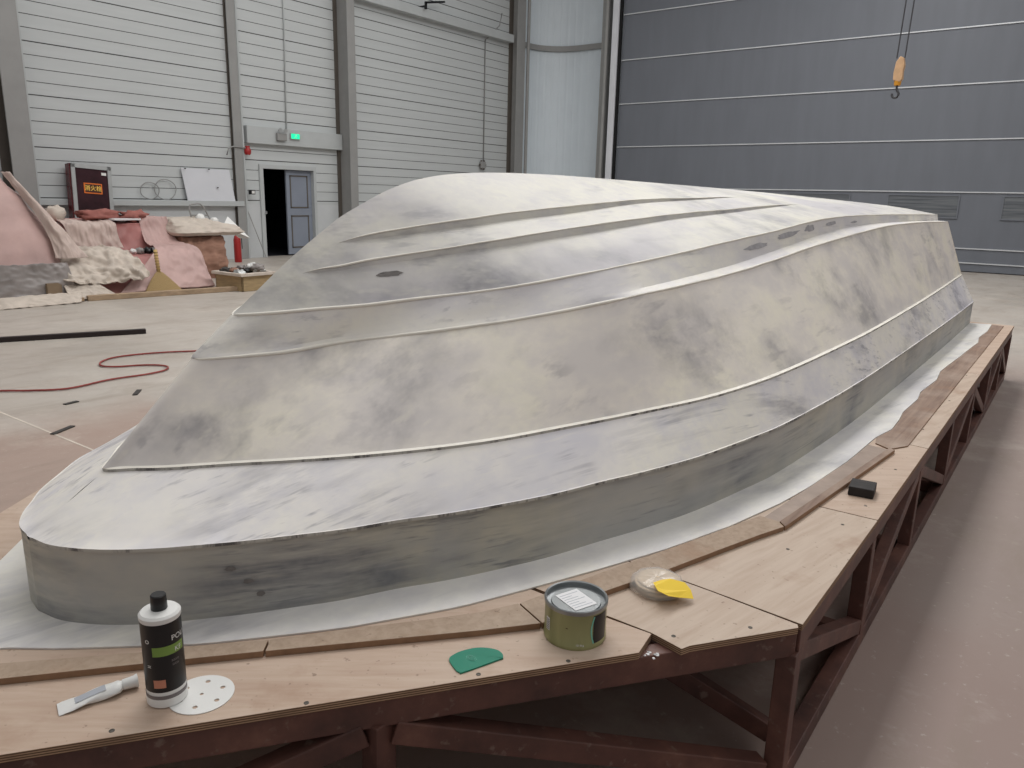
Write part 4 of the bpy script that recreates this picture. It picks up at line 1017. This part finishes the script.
# broom
t = thing('straw_broom', 'fan-shaped straw broom leaning on the red covered stack', 'broom', (-10.95, 5.93, 0))
b = MB(); rows = []
for i in range(14):
    u = i/13; z = .30*u + .005; w = .27*(1-u)**.85+.03; th = .05*(1-u)+.02; x = -.02-.10*u
    rows.append([(x+th*math.sin(a)*.8, w*math.cos(a)*(1+.03*noise.noise(Vector((a*3,u*4,0)))) , z + (.012*noise.noise(Vector((a*9,0,1))) if i == 0 else 0)) for a in [2*PI*j/48 for j in range(48)]])
b.grid(rows, closed=True); b.f.append(list(range(48))); b.mi.append(0)
b.build('straw_fan', M['broom'], t, smooth=True)
MB().tube([(-.12,.0,.28),(-.17,-.0,.62)], .026, 10).build('handle', M['rope'], t, smooth=True)
for k in range(7):
    z = .32+.042*k; MB().tube([(-.12-.05*(z-.28)/.34, .0, z),(-.12-.05*(z-.264)/.34, .0, z+.012)], .031, 10).build('binding', M['broom'], t)
o = MB().bar((-10.80,4.75,.035),(-10.45,6.85,.035),.12,.07).build('timber_edging', M['curb'], bev=.006)
tag(o, 'low worn timber edging on the floor in front of the broom', 'timber')
o = MB().bar((-10.86,3.2,.03),(-10.80,4.70,.03),.10,.05).build('timber_edging', M['curb'], bev=.006)
tag(o, 'timber edging mostly under the cream cloth at left', 'timber')

# rubbish tray
t = thing('wooden_box', 'open low wooden box full of scraps in front of the wrapped stack', 'box', (-10.62, 7.06, 0), .05); t.scale = (1,1,1.15)
b = MB(); b.box((-.33,-.28,0),(-.30,.30,.22)).box((.30,-.28,0),(.33,.30,.22)).box((-.33,-.28,0),(.33,-.25,.22)).box((-.33,.27,0),(.33,.30,.22))
b.build('sides', M['tray'], t, bev=.004); MB().box((-.3,-.25,.01),(.3,.27,.15)).build('bottom', M['tray'], t)
b = MB()
for a, c in (((-.37,-.32,.20),(.37,-.25,.24)),((-.37,.27,.20),(.37,.34,.24)),((-.37,-.25,.20),(-.30,.27,.24)),((.30,-.25,.20),(.37,.27,.24))): b.box(a, c)
b.build('rim', M['cream'], t, bev=.005)
mats = [M['rubbish'], M['white'], M['greywrap'], M['black'], M['white'], M['rubbish'], M['alu'], M['brownwrap'], M['white'], M['rubbish'], M['black'], M['greywrap']]
names = ['dark','white','grey','black','white','dark','silver','brown','white','dark','black','grey']
for k in range(12):
    x = -10.62+random.uniform(-.22,.24); y = 7.0+random.uniform(-.18,.22)
    blob('scrap', (x,y,.25+random.uniform(0,.10)), random.uniform(.045,.085), mats[k], 40+k*3, 'crumpled scrap of waste heaped in the low wooden box', 'scrap', 'scraps in the wooden box', (1.2,1.2,.7), .7)
o = MB().add([(XW+.02,10.35,1.15),(XW+.05,10.37,1.15),(XW+.42,10.72,.02),(XW+.38,10.70,.0)],[(0,1,2,3)]).build('tmp', M['greysteel']); bpy.data.objects.remove(o)
o = MB().bar((XW+.05,10.42,1.15),(XW+.25,10.74,.01),.02,.02).build('thin_rod', M['greysteel']); tag(o, 'thin grey rod leaning on the white wall panel left of the doorway', 'rod')

# ------------------------------------------------------------------ light
w = bpy.data.worlds.new('world'); S.world = w; w.use_nodes = True
wt = w.node_tree; bg_ = wt.nodes['Background']
tc = wt.nodes.new('ShaderNodeTexCoord'); sx = wt.nodes.new('ShaderNodeSeparateXYZ'); wt.links.new(tc.outputs['Generated'], sx.inputs[0])
rp = wt.nodes.new('ShaderNodeValToRGB'); wt.links.new(sx.outputs[2], rp.inputs[0])
rp.color_ramp.elements[0].position = 0; rp.color_ramp.elements[0].color = (.50,.49,.49,1)
rp.color_ramp.elements[1].position = .9; rp.color_ramp.elements[1].color = (1.0,.985,.965,1)
wt.links.new(rp.outputs[0], bg_.inputs['Color']); bg_.inputs['Strength'].default_value = .42
def area(name, loc, sx_, sy_, power, col=(1,.985,.96)):
    l = bpy.data.lights.new(name, 'AREA'); l.shape = 'RECTANGLE'; l.size = sx_; l.size_y = sy_; l.energy = power; l.color = col
    o = bpy.data.objects.new(name, l); COL.objects.link(o); o.location = loc; return o
area('skylight_strip', (-4.5,10,9.3), 3, 16, 960)
area('skylight_strip', (-11,9,9.3), 3, 16, 230)
area('skylight_strip', (4,8,9.3), 3, 16, 260)
V = S.view_settings; V.view_transform = 'Standard'; V.look = 'None'; V.exposure = .12; V.gamma = 1; V.use_curve_mapping = False
